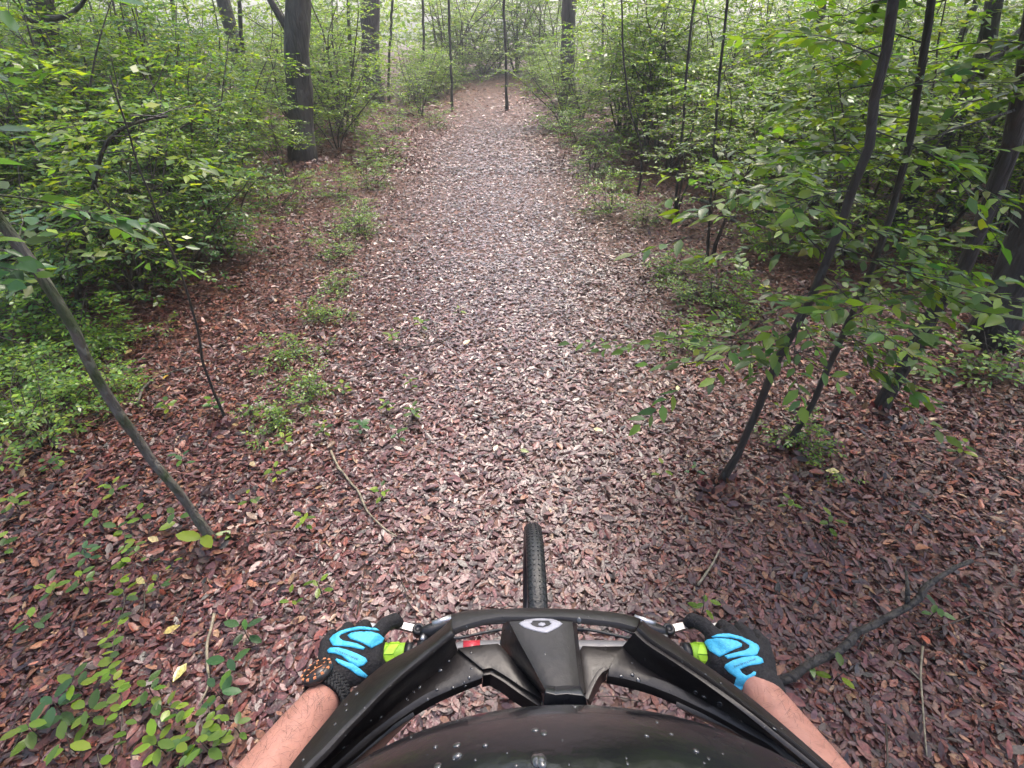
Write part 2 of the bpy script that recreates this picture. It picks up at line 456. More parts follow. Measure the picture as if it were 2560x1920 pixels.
# ================================================================== plants
def grow(rng, H, nst, spread, bare, nbr, ntw, nlf, leaf, blen=(.18, .38), base_r=.03, rad=.008, brad=.35, stems=None, upw=(-.15, .5), spray=.35, wob=.13):
    """stems > branches > twigs > alternate leaves; returns tubes and leaf arrays"""
    tubes, LP, LD, LN, LS = [], [], [], [], []
    sl = []
    if stems: sl = [([Vector(p) for p in pl], rr) for pl, rr in stems]
    else:
        for s in range(nst):
            az = rng.uniform(0, 2 * math.pi); tilt = rng.uniform(.05, spread)
            d = Vector((math.sin(tilt) * math.cos(az), math.sin(tilt) * math.sin(az), math.cos(tilt)))
            p = Vector((math.cos(az), math.sin(az), 0)) * rng.uniform(0, base_r * 3)
            Ls = H * rng.uniform(.7, 1.0); pl = [p.copy() - Vector((0, 0, .05))]
            for k in range(9):
                d = (d + Vector(rng.normal(0, wob, 3))).normalized()
                p = p + d * Ls / 9; pl.append(p.copy())
            sl.append((pl, [rad * H * (1 - .8 * k / 9) for k in range(10)]))
    for pl, rr in sl:
        tubes.append((pl, rr, 5))
        n = len(pl)
        for b in range(nbr):
            s = bare + (1 - bare) * ((b + rng.random()) / nbr)
            f = s * (n - 1); i = min(int(f), n - 2); p = pl[i].lerp(pl[i + 1], f - i)
            az = rng.uniform(0, 2 * math.pi)
            d = Vector((math.cos(az), math.sin(az), rng.uniform(*upw))).normalized()
            bl = H * rng.uniform(*blen) * (1.15 - .55 * s)
            bp = [p.copy()]; q = p.copy(); dd = d.copy()
            for k in range(4):
                dd = (dd + Vector((rng.normal(0, .12), rng.normal(0, .12), rng.normal(-.07, .08)))).normalized()
                q = q + dd * bl / 4; bp.append(q.copy())
            r0 = max(.0016, brad * rr[i])
            tubes.append((bp, [r0, r0 * .8, r0 * .6, r0 * .45, r0 * .3], 3))
            for t in range(ntw):
                g = .2 + .8 * (t + rng.random()) / ntw if t < ntw - 1 else 1.0
                f2 = g * 4; j = min(int(f2), 3); tp = bp[j].lerp(bp[j + 1], f2 - j)
                td = (bp[j + 1] - bp[j]).normalized()
                ang = rng.choice([-1, 1]) * rng.uniform(.5, 1.15) if t < ntw - 1 else rng.normal(0, .15)
                td = Matrix.Rotation(ang, 3, 'Z') @ td
                td.z = td.z * .6 + rng.normal(0, .12); td.normalize()
                tl = leaf * nlf * .42 * rng.uniform(.8, 1.2)
                e = tp + td * tl
                if r0 > .0022: tubes.append(([tp, e], [.0016, .0008], 3))
                sx = Vector((-td.y, td.x, 0)).normalized() if abs(td.z) < .95 else Vector((1, 0, 0))
                for l in range(nlf):
                    u = (l + .6) / nlf
                    sd = (1 if l % 2 else -1)
                    ld = (td * rng.uniform(.45, .95) + sx * sd * rng.uniform(.5, 1.0) + Vector((0, 0, rng.normal(-.12, .25)))).normalized()
                    if l == nlf - 1: ld = td
                    LP.append(tp.lerp(e, u)); LD.append(ld)
                    LN.append((rng.normal(0, spray), rng.normal(0, spray), 1)); LS.append(leaf * rng.uniform(.65, 1.15))
    return tubes, (LP, LD, LN, np.array(LS))
def tubes_mesh(name, tubes):
    mb = MB()
    for pl, rr, sd in tubes: mb.tube(pl, rr, sd, caps=False)
    return mb.mesh(name)
def fol_mesh(name, rng, lv, pal, wr=(.42, .58), detail=False, fold=(.10, .12), jit=.2):
    LP, LD, LN, LS = lv
    n = len(LP)
    return leaf_mesh(name, LP, LD, LN, LS, LS * rng.uniform(*wr, n), rng.normal(*fold, n), pick_cols(rng, n, *pal, jit=jit), detail)

PROTO = {}
def proto(key, seed, pal, leafmat=None, **k):
    rng = np.random.default_rng(seed)
    tubes, lv = grow(rng, **k)
    st = tubes_mesh('stems', tubes); st.materials.append(M_STEM)
    fo = fol_mesh('foliage', rng, lv, pal); fo.materials.append(leafmat or M_LEAF)
    PROTO[key] = (st, fo)
proto('dense_a', 11, GREEN_MIX, H=2.3, nst=7, spread=.75, bare=.12, nbr=15, ntw=5, nlf=7, leaf=.066)
proto('dense_b', 12, GREEN_BLUE, H=2.1, nst=7, spread=.8, bare=.08, nbr=15, ntw=5, nlf=8, leaf=.056)
proto('dense_c', 13, GREEN_YEL, H=2.6, nst=6, spread=.6, bare=.15, nbr=16, ntw=5, nlf=7, leaf=.074)
proto('airy_a', 14, GREEN_YEL, H=2.9, nst=3, spread=.35, bare=.32, nbr=18, ntw=6, nlf=7, leaf=.085, blen=(.2, .4), rad=.0065)
proto('airy_b', 15, GREEN_MIX, H=3.1, nst=2, spread=.25, bare=.36, nbr=20, ntw=6, nlf=7, leaf=.088, blen=(.2, .42), rad=.007)
proto('airy_c', 24, GREEN_YEL, H=2.7, nst=4, spread=.5, bare=.28, nbr=18, ntw=6, nlf=7, leaf=.08, blen=(.2, .4), rad=.006)
proto('low_a', 16, GREEN_NEAR, H=.75, nst=8, spread=1.0, bare=.1, nbr=6, ntw=4, nlf=7, leaf=.042, blen=(.25, .5))
proto('low_b', 17, GREEN_NEAR, H=.45, nst=7, spread=1.1, bare=.15, nbr=4, ntw=3, nlf=6, leaf=.05, blen=(.3, .55))
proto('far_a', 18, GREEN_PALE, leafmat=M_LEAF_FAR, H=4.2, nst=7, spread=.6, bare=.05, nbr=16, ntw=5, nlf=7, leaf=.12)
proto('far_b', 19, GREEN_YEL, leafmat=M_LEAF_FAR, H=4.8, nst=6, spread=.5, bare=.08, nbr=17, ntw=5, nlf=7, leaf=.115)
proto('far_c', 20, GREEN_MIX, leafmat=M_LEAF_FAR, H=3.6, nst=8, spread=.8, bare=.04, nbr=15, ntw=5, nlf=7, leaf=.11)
def place(key, name, label, cat, p, s, rz, group=None, tilt=0):
    o = thing(name, label, cat, p, group)
    o.rotation_euler = (tilt, 0, rz); o.scale = (s, s, s)
    st, fo = PROTO[key]
    link('stems', st, None, o, local=True); link('foliage', fo, None, o, local=True)
    return o

rs = random.Random(5)
# --- shrubs the photograph shows one by one: (proto, px, py of the foot, scale, label)
LEFT = [
 ('dense_a', 330, 745, .85, 'glossy small-leaved shrub left of the trail beside the arching dark stem'),
 ('dense_b', 130, 800, .80, 'blue-green shrub at the left frame edge behind the leaning mossy trunk'),
 ('dense_b', 470, 690, .75, 'blue-green shrub left of the trail with litter bare at its foot'),
 ('dense_a', 570, 640, .66, 'spreading shrub at the left trail side a few steps before the forked tree'),
 ('dense_c', 215, 640, .95, 'tall yellow-green shrub on the far left behind the arching dark stem'),
 ('dense_c', 430, 560, .95, 'yellow-green leafy shrub between the arching stem and the forked tree'),
 ('low_a', 40, 860, 1.2, 'bushy blue-green plant at the left frame edge in front of the shrubs'),
 ('low_a', 190, 900, .9, 'bushy plant just right of the mossy trunk in the left undergrowth'),
 ('dense_b', 20, 730, .8, 'leafy shrub cut by the left frame edge behind the mossy trunk'),
 ('dense_a', 50, 640, 1.0, 'tall dense shrub at the left frame edge, behind the blue-green one'),
 ('low_a', 690, 520, 1.0, 'low blue-green shrub just in front of the forked tree'),
 ('dense_b', 560, 500, .9, 'blue-green shrub left of the foot of the forked tree'),
 ('dense_a', 330, 500, 1.15, 'broad shrub far left under the slim slanting trunk'),
 ('low_a', 845, 500, .75, 'low bushy plant at the left trail edge right of the forked tree foot'),
 ('low_a', 905, 560, .55, 'small green bush on the left trail edge, in front of the other low bush'),
 ('low_a', 850, 640, .6, 'low leafy bush on the left trail edge halfway to the forked tree'),
 ('airy_c', 715, 455, .62, 'bright leafy bush standing right in front of the forked tree'),
 ('low_a', 110, 1110, .8, 'leafy ground bush at the left edge below the mossy trunk top'),
 ('low_a', 280, 1010, .55, 'small leafy bush beside the mossy trunk middle'),
 ('low_a', 925, 468, .85, 'small bush on the left trail edge level with the forked tree'),
 ('low_a', 960, 395, .95, 'low bush at the left trail edge just past the forked tree'),
 ('low_a', 900, 590, .65, 'little bush at the left trail edge nearer than the forked tree'),
 ('low_b', 930, 420, .9, 'low sprig of green on the left trail side past the forked tree'),
 ('dense_c', 590, 430, .95, 'yellow-green shrub behind the forked tree on its left'),
 ('dense_c', 880, 330, .85, 'bright shrub in front of the plated dark trunk'),
 ('low_a', 990, 330, .9, 'low green shrub right of the plated dark trunk foot'),
 ('dense_c', 1050, 290, .9, 'bright yellow-green shrub left of the first thin black sapling'),
 ('low_a', 1080, 320, 1.0, 'low brownish-green bush left of the thin sapling at the trail bend'),
]
RIGHT = [
 ('low_a', 1400, 335, 1.25, 'bushy green shrub at the right trail edge where the trail narrows'),
 ('dense_c', 1410, 318, .95, 'tall yellow-green shrub hiding the foot of the pine trunk right of the trail'),
 ('dense_c', 1450, 300, .85, 'yellow-green shrub by the right trail edge under the dark pine trunk'),
 ('low_a', 1500, 385, .9, 'low shrub on the right trail edge before the narrowing'),
 ('airy_a', 1560, 330, .9, 'airy yellow-green sapling bush right of the pine trunk'),
 ('low_a', 1480, 440, 1.15, 'low bush crowding the right trail edge halfway to the pine trunk'),
 ('low_a', 1525, 530, .95, 'small bush at the right trail edge beside the thin leaning stem'),
 ('low_a', 1440, 362, 1.25, 'bushy shrub at the right trail edge in front of the pine trunk'),
 ('low_b', 1545, 480, .9, 'low sprig on the right trail edge in front of the airy bushes'),
 ('airy_b', 1690, 545, .70, 'slim sapling bush with a bare dark stem right of the trail'),
 ('airy_a', 1785, 655, .62, 'thin-stemmed sapling bush right of the trail, nearer than the slim one'),
 ('low_a', 1610, 560, .6, 'low bush at the right trail edge by the slim sapling bush'),
 ('low_b', 1680, 690, .8, 'leafy ground plant at the right trail edge left of the near sapling'),
 ('low_a', 1760, 760, .7, 'low bush on dark litter just behind the near bent sapling'),
 ('airy_a', 1640, 400, 1.0, 'yellow-green bush among the right-hand saplings, close to the pine trunk'),
 ('airy_b', 1850, 470, .95, 'tall airy bush behind the near bent sapling'),
 ('dense_a', 1760, 380, 1.0, 'dense bush behind the slim sapling bush right of the trail'),
 ('airy_a', 2020, 520, .95, 'bright airy bush between the two near right saplings'),
 ('low_a', 1940, 640, .9, 'low bush between the near bent sapling and the thick slanting trunk'),
 ('airy_b', 2170, 560, 1.0, 'tall airy bush left of the thick slanting trunk'),
 ('airy_a', 2330, 540, 1.1, 'bright leafy bush behind the thick slanting trunk'),
 ('dense_a', 2470, 640, .95, 'dense bush by the big dark trunk at the right frame edge'),
 ('low_a', 2360, 700, .9, 'low bush right of the thick slanting trunk on brown litter'),
 ('dense_c', 1960, 380, 1.1, 'yellow-green bush far right behind the second near sapling'),
 ('dense_a', 2200, 400, 1.25, 'broad dense bush far right in the back row'),
 ('airy_c', 1900, 560, .85, 'bright airy bush just left of the second near sapling'),
 ('dense_c', 2110, 640, .8, 'yellow-green bush right behind the second near sapling'),
 ('airy_c', 1745, 470, .8, 'bright airy bush behind the slim stem with the bare foot'),
 ('low_b', 2480, 960, 1.0, 'low green plant at the right frame edge below the big dark trunk'),
]
for i, (k, px, py, s, lb) in enumerate(LEFT + RIGHT):
    place(k, 'shrub', lb, 'shrub', G(px, py), s, rs.uniform(0, 6.28))

# --- the thicket further back
LANDMARKS = [('the forked tree', G(755, 400)), ('the arching dark stem', G(198, 800)), ('the slim slanting trunk on the left', G(395, 360)), ('the far left grey trunk', G(165, 500)),
             ('the plated dark trunk', G(932, 262)), ('the left thin black sapling', G(1131, 279)), ('the right thin black sapling', G(1267, 277)), ('the pine trunk on the right', G(1418, 285)),
             ('the slim sapling right of the trail', G(1684, 548)), ('the bent near sapling', G(1778, 1232)), ('the thick slanting trunk', G(2195, 1038)), ('the big dark tree', G(2455, 862)), ('the crooked tree on the right', G(2230, 590))]
HUE = {'dense_a': 'mid-green', 'dense_b': 'blue-green', 'dense_c': 'yellow-green', 'airy_a': 'airy yellow-green', 'airy_b': 'airy mid-green', 'airy_c': 'airy bright green', 'far_a': 'pale green', 'far_b': 'pale yellow-green', 'far_c': 'darker green'}
ORD = ['nearest', 'second nearest', 'third nearest', 'fourth nearest', 'fifth nearest', 'sixth nearest', 'seventh nearest', 'eighth nearest', 'ninth nearest', 'tenth nearest']
SPOTS = []
def spot(p, key, size, grp):
    dep = p.y * CP + (CAM_H - p.z) * SP; px = 1280 + FOC * p.x / dep
    if p.y < 10.6 and abs(px - 748) < 150: return            # the forked tree stands free
    if p.y < 20 and abs(px - 930) < 65: return               # so does the plated trunk
    SPOTS.append((p, key, size, grp))
def settle():
    """each thicket bush is named after the landmark it stands closest to, on which side of it, and in which order"""
    fam = {}
    for sp in SPOTS:
        p = sp[0]; lm = min(LANDMARKS, key=lambda q: (q[1] - p).length); d = p - lm[1]
        rel = ('behind' if d.y > 0 else 'in front of') if abs(d.y) > abs(d.x) else ('right of' if d.x > 0 else 'left of')
        fam.setdefault((HUE[sp[1]], rel, lm[0]), []).append(((p - lm[1]).length, sp))
    for (hue, rel, lm), lst in fam.items():
        lst.sort(key=lambda q: q[0])
        for i, (_, (p, key, size, grp)) in enumerate(lst):
            lb = f'{hue} bush {rel} {lm}' if len(lst) == 1 else f'{hue} bush {rel} {lm}, {ORD[min(i, 9)]} to it'
            place(key, 'bush', lb, 'bush', p, size, rs.uniform(0, 6.28), grp)
def thicket(rows, grp, keys, smin, smax):
    for px, py in rows: spot(G(px, py), rs.choice(keys), rs.uniform(smin, smax), grp)
def zone(n, xr, yr, clear, grp, keys, smin, smax, seed):
    r = random.Random(seed); out = []; tries = 0
    while len(out) < n and tries < 4000:
        tries += 1
        y = r.uniform(*yr); x = r.uniform(*xr)
        if abs(x - trail_x(y)) < clear or abs(x) > 1.5 * (y * CP + 1.1) + 1: continue
        if any((x - a) ** 2 + (y - b) ** 2 < .55 for a, b in out): continue
        out.append((x, y)); spot(Vector((x, y, ground_h(x, y))), r.choice(keys), r.uniform(smin, smax), grp)
zone(46, (-11, -2.3), (5.0, 11), 2.7, 'bushes of the left thicket', ['dense_a', 'dense_c', 'dense_b'], .8, 1.25, 1)
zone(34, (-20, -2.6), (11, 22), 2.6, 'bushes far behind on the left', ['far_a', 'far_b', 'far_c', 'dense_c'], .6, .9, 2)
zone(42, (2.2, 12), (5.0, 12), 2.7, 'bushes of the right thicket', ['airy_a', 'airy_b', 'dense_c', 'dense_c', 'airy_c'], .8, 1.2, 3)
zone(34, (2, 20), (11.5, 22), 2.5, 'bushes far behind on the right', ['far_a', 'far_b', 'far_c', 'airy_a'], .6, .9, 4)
thicket([(1020, 262), (1060, 252), (1090, 245), (1120, 235), (1140, 222), (1345, 232), (1365, 240), (1400, 255), (1440, 268), (1350, 215), (1330, 200), (1110, 222), (1070, 232), (1395, 225), (1040, 240), (1480, 275), (990, 272), (1375, 210)],
        'bushes at the trail bend', ['dense_c', 'dense_a', 'dense_c'], .5, .8)
thicket([(1150, 196), (1205, 186), (1290, 183), (1350, 190), (1110, 198), (1245, 174), (1400, 190), (1160, 178), (1340, 172)],
        'bushes at the end of the trail', ['far_a', 'far_b', 'far_c'], .9, 1.4)

settle()

# ================================================================== trees
def trunk_line(px_list, yb, n=14, end_z=None, wob=.02):
    """polyline through photo pixels, standing in the plane y = yb; carried on straight above the frame up to end_z"""
    pts = [at_y(px, py, yb) for px, py in px_list]
    if end_z:
        d = (pts[-1] - pts[0]).normalized()
        d = (d + Vector((0, 0, .6))).normalized()
        while pts[-1].z < end_z: pts.append(pts[-1] + d * 1.1 + Vector((rs.uniform(-.06, .06), rs.uniform(-.06, .06), 0)))
    q = smooth_line(pts, n, 1)
    return [p + Vector((mnoise.noise(p * 1.7), mnoise.noise(p * 1.7 + Vector((7, 2, 4))), 0)) * wob * min(1, i / 4) + Vector((mnoise.noise(p * 6), mnoise.noise(p * 6 + Vector((1, 5, 3))), 0)) * wob * .35 * min(1, i / 4) for i, p in enumerate(q)]
def tree(name, label, cat, base_px, line_px, r0, r1, bark, height, crown=None, limbs=(), group=None, flare=1.25, sides=12, knots=0):
    b = G(*base_px)
    root = thing(name, label, cat, b, group)
    pts = trunk_line([base_px] + line_px, b.y, 40, height, min(.05, .012 + r0 * .6))
    pts[0] = Vector((b.x, b.y, b.z - .15))
    n = len(pts)
    rad = [r0 + (r1 - r0) * (i / (n - 1)) ** .8 for i in range(n)]
    
    for i, k in ((0, 1), (1, .45), (2, .15)): rad[i] *= 1 + (flare - 1) * 1.6 * k
    rng = np.random.default_rng(abs(hash(label)) % 1 + len(label) * 7)
    mb = MB(); mb.tube(pts, rad, sides)
    mb.v = [tuple(Vector(v) + Vector((mnoise.noise(Vector(v) * 6), mnoise.noise(Vector(v) * 6 + Vector((5, 1, 2))), 0)) * r0 * .3) for v in mb.v]
    mb.build('trunk', bark, root)
    for lp in limbs:
        lm = MB(); q = smooth_line(lp[0], 9, 1); lm.tube(q, [lp[1] * (1 - .6 * i / 8) for i in range(9)], 8); lm.build('limb', bark, root)
    if crown:
        top = pts[int(n * crown.get('from', .45)):]
        k = len(top)
        tubes, lv = grow(rng, H=crown.get('H', 5), nst=1, spread=.1, bare=crown.get('bare', 0), nbr=crown['nbr'], ntw=crown['ntw'], nlf=crown['nlf'], leaf=crown['leaf'],
                         blen=crown.get('blen', (.25, .5)), brad=crown.get('brad', .35), stems=[(top, [r1 * 1.3] * k)], upw=crown.get('upw', (-.1, .6)), spray=crown.get('spray', .4))
        link('branches', tubes_mesh('branches', tubes[1:]), bark, root)
        link('crown', fol_mesh('crown', rng, lv, crown.get('pal', GREEN_MIX), detail=crown.get('detail', False), wr=crown.get('wr', (.42, .58))), crown.get('mat', M_LEAF), root)
    return root
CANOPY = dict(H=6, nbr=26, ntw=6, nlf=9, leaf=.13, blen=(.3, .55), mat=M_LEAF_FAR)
def wp(px, py, y): return at_y(px, py, y)
b1 = G(755, 400).y
tree('forked_tree', 'stout grey tree with furrowed bark forking into limbs, left of the trail', 'tree', (755, 400),
     [(752, 280), (742, 150), (735, 60), (745, 0)], .20, .13, M_BARK_GREY, 11, crown=dict(CANOPY, **{'from': .4}), sides=18,
     limbs=[([wp(728, 90, b1), wp(700, 40, b1), wp(672, -5, b1), wp(640, -60, b1), wp(600, -300, b1)], .062), ([wp(742, 60, b1), wp(768, 15, b1), wp(772, -30, b1), wp(800, -300, b1)], .058)])
tree('pine_tree', 'dark plated trunk standing behind and right of the forked tree', 'tree', (932, 262), [(930, 150), (924, 0)], .27, .2, M_BARK_PINE, 14,
     crown=dict(CANOPY, **{'from': .62, 'nbr': 12}), sides=16)
tree('pine_tree', 'dark pine trunk rising behind the bushes right of the trail', 'tree', (1418, 285), [(1421, 120), (1425, 0)], .2, .16, M_BARK_PINE, 14,
     crown=dict(CANOPY, **{'from': .62, 'nbr': 12}), sides=16)
tree('sapling', 'thin straight black sapling on the left of the trail bend', 'sapling', (1131, 279), [(1126, 120), (1120, 0)], .042, .025, M_BARK_DARK, 7,
     crown=dict(H=3, nbr=10, ntw=4, nlf=6, leaf=.09, **{'from': .5}), sides=8)
tree('sapling', 'thin straight black sapling on the right of the trail bend', 'sapling', (1267, 277), [(1264, 130), (1260, 0)], .045, .028, M_BARK_DARK, 7,
     crown=dict(H=3, nbr=10, ntw=4, nlf=6, leaf=.09, **{'from': .5}), sides=8)
tree('sapling', 'slender dark sapling between the forked tree and the plated trunk', 'sapling', (892, 315), [(880, 160), (868, 0)], .045, .03, M_BARK_DARK, 6,
     crown=dict(H=3, nbr=10, ntw=4, nlf=7, leaf=.07, **{'from': .25}, pal=GREEN_YEL), sides=8)
tree('sapling', 'slender wavy sapling just right of the plated dark trunk', 'sapling', (972, 256), [(972, 130), (981, 0)], .045, .03, M_BARK_DARK, 6,
     crown=dict(H=3, nbr=9, ntw=4, nlf=7, leaf=.08, **{'from': .3}, pal=GREEN_YEL), sides=8)
tree('slanting_tree', 'slim brown trunk slanting through the left thicket', 'tree', (395, 360), [(357, 193), (325, 80), (305, 0)], .075, .045, M_BARK_DARK, 8,
     crown=dict(CANOPY, nbr=16, **{'from': .5}), sides=10)
tree('shaded_tree', 'grey trunk with crooked side limbs at the far upper left', 'tree', (165, 500), [(125, 215), (104, 0)], .14, .09, M_BARK_GREY, 9,
     crown=dict(CANOPY, nbr=16, **{'from': .5}), sides=12,
     limbs=[([wp(118, 45, 6.6), wp(160, 48, 6.6), wp(210, 10, 6.6), wp(230, -60, 6.4)], .028), ([wp(112, 60, 6.6), wp(60, 45, 6.6), wp(0, 32, 6.6), wp(-90, 10, 6.6)], .022)])
# arching stem, left
ba = G(198, 800)
ra = thing('arching_sapling', 'dark bent stem arching to the right in the left undergrowth', 'sapling', ba)
pa = smooth_line([at_y(198, 815, ba.y), at_y(194, 700, ba.y), at_y(215, 560, ba.y), at_y(240, 440, ba.y), at_y(252, 375, ba.y), at_y(290, 325, ba.y), at_y(350, 300, ba.y + .1), at_y(420, 290, ba.y + .2)], 20, 1)
mb = MB(); mb.tube(pa, [.024 - .0008 * i for i in range(20)], 8)
mb.build('trunk', M_BARK_DARK, ra)
rngA = np.random.default_rng(41)
tb, lv = grow(rngA, H=1.6, nst=1, spread=.1, bare=.45, nbr=16, ntw=5, nlf=8, leaf=.06, stems=[(pa, [.02] * 20)], upw=(-.1, .4))
link('branches', tubes_mesh('branches', tb[1:]), M_BARK_DARK, ra)
link('crown', fol_mesh('crown', rngA, lv, GREEN_YEL), M_LEAF, ra)
# thin leaning stem, left middle
tree('sapling', 'thin dark stem leaning left, rooted among seedlings left of the trail', 'sapling', (575, 1075), [(540, 990), (508, 900), (490, 810)], .009, .003, M_BARK_DARK, .8,
     crown=dict(H=1.6, nbr=12, ntw=4, nlf=7, leaf=.06, **{'from': .55}, blen=(.15, .35)), sides=8, flare=1.5)
# near leaning mossy trunk
tree('mossy_tree', 'slim mossy grey trunk leaning out of the left frame edge', 'tree', (548, 1375), [(450, 1235), (345, 1110), (265, 985), (190, 835), (110, 690), (0, 540)], .0175, .013, M_BARK_MOSS, 3.4,
     crown=dict(H=2.2, nbr=44, ntw=6, nlf=7, leaf=.07, **{'from': .36}, blen=(.12, .30), upw=(-.3, .3), brad=.2, pal=GREEN_BLUE, detail=True), sides=14, flare=1.4)
# near saplings, right
NEAR = dict(H=2.2, ntw=7, nlf=8, leaf=.07, blen=(.12, .30), upw=(-.2, .6), brad=.2, detail=True, spray=.45, wr=(.38, .5))
tree('bent_sapling', 'near dark sapling right of the trail with a bent foot and hanging leaves', 'sapling', (1778, 1232),
     [(1815, 1194), (1850, 1122), (1898, 1006), (1950, 890), (2012, 765), (2105, 560), (2165, 390), (2205, 220), (2232, 0)], .017, .012, M_BARK_DARK, 4.2,
     crown=dict(NEAR, nbr=70, **{'from': .16}, pal=GREEN_NEAR), sides=12, flare=1.3)
tree('near_sapling', 'dark sapling just behind and right of the bent one', 'sapling', (1962, 1118),
     [(2030, 1010), (2120, 810), (2190, 640), (2262, 430), (2312, 150), (2330, 0)], .015, .011, M_BARK_DARK, 4.2,
     crown=dict(NEAR, nbr=52, **{'from': .10}, pal=GREEN_MIX), sides=10, flare=1.3)
tree('slanting_tree', 'thick dark trunk slanting right in the right foreground', 'tree', (2195, 1038),
     [(2285, 870), (2370, 720), (2440, 590), (2505, 420), (2545, 250), (2590, 0)], .038, .028, M_BARK_DARK, 5,
     crown=dict(NEAR, **{'from': .3, 'nbr': 60, 'H': 3, 'leaf': .08}, pal=GREEN_YEL), sides=12, flare=1.25)
tree('big_dark_tree', 'big dark trunk at the right frame edge with a broad shaded foot', 'tree', (2470, 862), [(2525, 740), (2590, 560), (2675, 300)], .11, .085, M_BARK_DARK, 9,
     crown=dict(CANOPY, **{'from': .5}), sides=16, flare=1.35)
tree('crooked_tree', 'crooked dark trunk with a limb forking right at the upper right', 'tree', (2230, 590), [(2330, 400), (2440, 220), (2480, 120), (2475, 0)], .075, .055, M_BARK_DARK, 8,
     crown=dict(CANOPY, nbr=16, **{'from': .5}), sides=12,
     limbs=[([wp(2450, 190, 5.2), wp(2510, 120, 5.2), wp(2570, 60, 5.2), wp(2640, 0, 5.2)], .05)])
tree('sapling', 'slim dark sapling standing between the near bent sapling and the trail', 'sapling', (1684, 548), [(1695, 430), (1706, 330), (1720, 150), (1735, 0)], .016, .010, M_BARK_DARK, 5,
     crown=dict(H=2.5, nbr=18, ntw=5, nlf=7, leaf=.07, **{'from': .3}, pal=GREEN_YEL), sides=8)
tree('sapling', 'slim stem right of the trail with litter bare around its foot', 'sapling', (1768, 655), [(1778, 500), (1787, 330), (1800, 150), (1820, 0)], .014, .009, M_BARK_DARK, 4,
     crown=dict(H=2.2, nbr=16, ntw=5, nlf=7, leaf=.068, **{'from': .35}, pal=GREEN_MIX), sides=8)
tree('sapling', 'thin leaning stem at the right trail edge beside a low bush', 'sapling', (1594, 492), [(1606, 430), (1600, 350), (1575, 280), (1560, 150)], .014, .008, M_BARK_DARK, 4,
     crown=dict(H=2.2, nbr=14, ntw=4, nlf=7, leaf=.068, **{'from': .35}, pal=GREEN_YEL), sides=8)
for px, py, top, lb in [(2010, 470, 2060, 'dim dark trunk behind the second near sapling'), 
                        (2330, 470, 2440, 'dim upright trunk left of the crooked tree'), (620, 330, 600, 'dim thin stem in the thicket left of the forked tree'),
                        (470, 330, 430, 'dim thin stem beside the slanting trunk of the left thicket'), 
                        (1060, 240, 1058, 'distant thin stem left of the first black sapling'), (1500, 250, 1510, 'distant stem right of the pine trunk')]:
    tree('dim_tree', lb, 'tree', (px, py), [((px + top) / 2, 150), (top, 0)], .045, .035, M_BARK_DARK, 8, crown=dict(CANOPY, nbr=9, **{'from': .45}), sides=8)

# shade trees added beside and behind the rider; their crowns darken both trail sides
def added_shade_trees():
    proto_t = None
    for i, (x, y) in enumerate([(-5.5, -2.5), (8.0, -3), (-6.8, 3.2), (9.5, 4.6), (-3.5, -7), (4.2, -7.5), (-8.5, 8.5), (8.5, 9), (-6.5, 14.5), (7.2, 15)]):
        b = Vector((x, y, ground_h(x, y)))
        if proto_t is None:
            r = np.random.default_rng(3)
            pts = smooth_line([Vector((0, 0, -.2)), Vector((.1, 0, 3)), Vector((0, .15, 6)), Vector((.2, .1, 9)), Vector((.1, 0, 12.5))], 18, 1)
            tr = MB(); tr.tube(pts, [.17 - .006 * k for k in range(18)], 12)
            tb, lv = grow(r, H=6.5, nst=1, spread=.1, bare=0, nbr=40, ntw=7, nlf=9, leaf=.15, blen=(.3, .55), stems=[(pts[7:], [.1] * 11)], upw=(-.1, .5))
            proto_t = (tr.mesh('trunk'), tubes_mesh('branches', tb[1:]), fol_mesh('crown', r, lv, GREEN_MIX))
            for m_, q in zip(proto_t, (M_BARK_GREY, M_BARK_GREY, M_LEAF_FAR)): m_.materials.append(q)
        o = thing('added_shade_tree', 'added tall grey-barked high-crowned shade tree ' + ['left behind the rider', 'right behind the rider', 'off the trail left of the arching dark stem', 'off the trail right of the big dark tree', 'far behind the rider on the left', 'far behind the rider on the right', 'deep in the left thicket beyond the slanting trunk', 'deep in the right thicket beyond the crooked tree', 'left of the plated dark trunk', 'far right of the pine trunk'][i], 'tree', b, 'added shade trees along the trail')
        o.rotation_euler = (0, 0, i * 1.9); k = .85 + .05 * (i % 5); o.scale = (k, k, k)
        for nm, m_ in zip(('trunk', 'branches', 'crown'), proto_t): link(nm, m_, None, o, local=True)
added_shade_trees()

# dead stick lying on the litter, right foreground
def stick(name, label, cat, pxs, rad, m, z0=.03, lifts=None, sides=8, forks=()):
    pts = []
    for i, (px, py) in enumerate(pxs):
        z = z0 + (lifts[i] if lifts else 0)
        q = at_z(px, py, z); pts.append(Vector((q.x, q.y, z + ground_h(q.x, q.y))))
    n = max(10, len(pts) * 3); q = smooth_line(pts, n, 1)
    q = [p + Vector((mnoise.noise(p * 9), mnoise.noise(p * 9 + Vector((3, 3, 3))), 0)) * rad * 1.2 for p in q]
    o = thing(name, label, cat, pts[0])
    mb = MB(); mb.tube(q, [rad * (1 - .5 * i / n) * (1 + .25 * mnoise.noise(p * 14)) for i, p in enumerate(q)], sides); mb.build('shaft', m, o)
    for fx in forks:
        fp = q[int(fx[0] * (n - 1))]; mb = MB(); e = fp + Vector(fx[1]); mb.tube([fp, fp.lerp(e, .5) + Vector((0, 0, .008)), e], [rad * .6, rad * .45, rad * .25], 6); mb.build('fork', m, o)
    return o
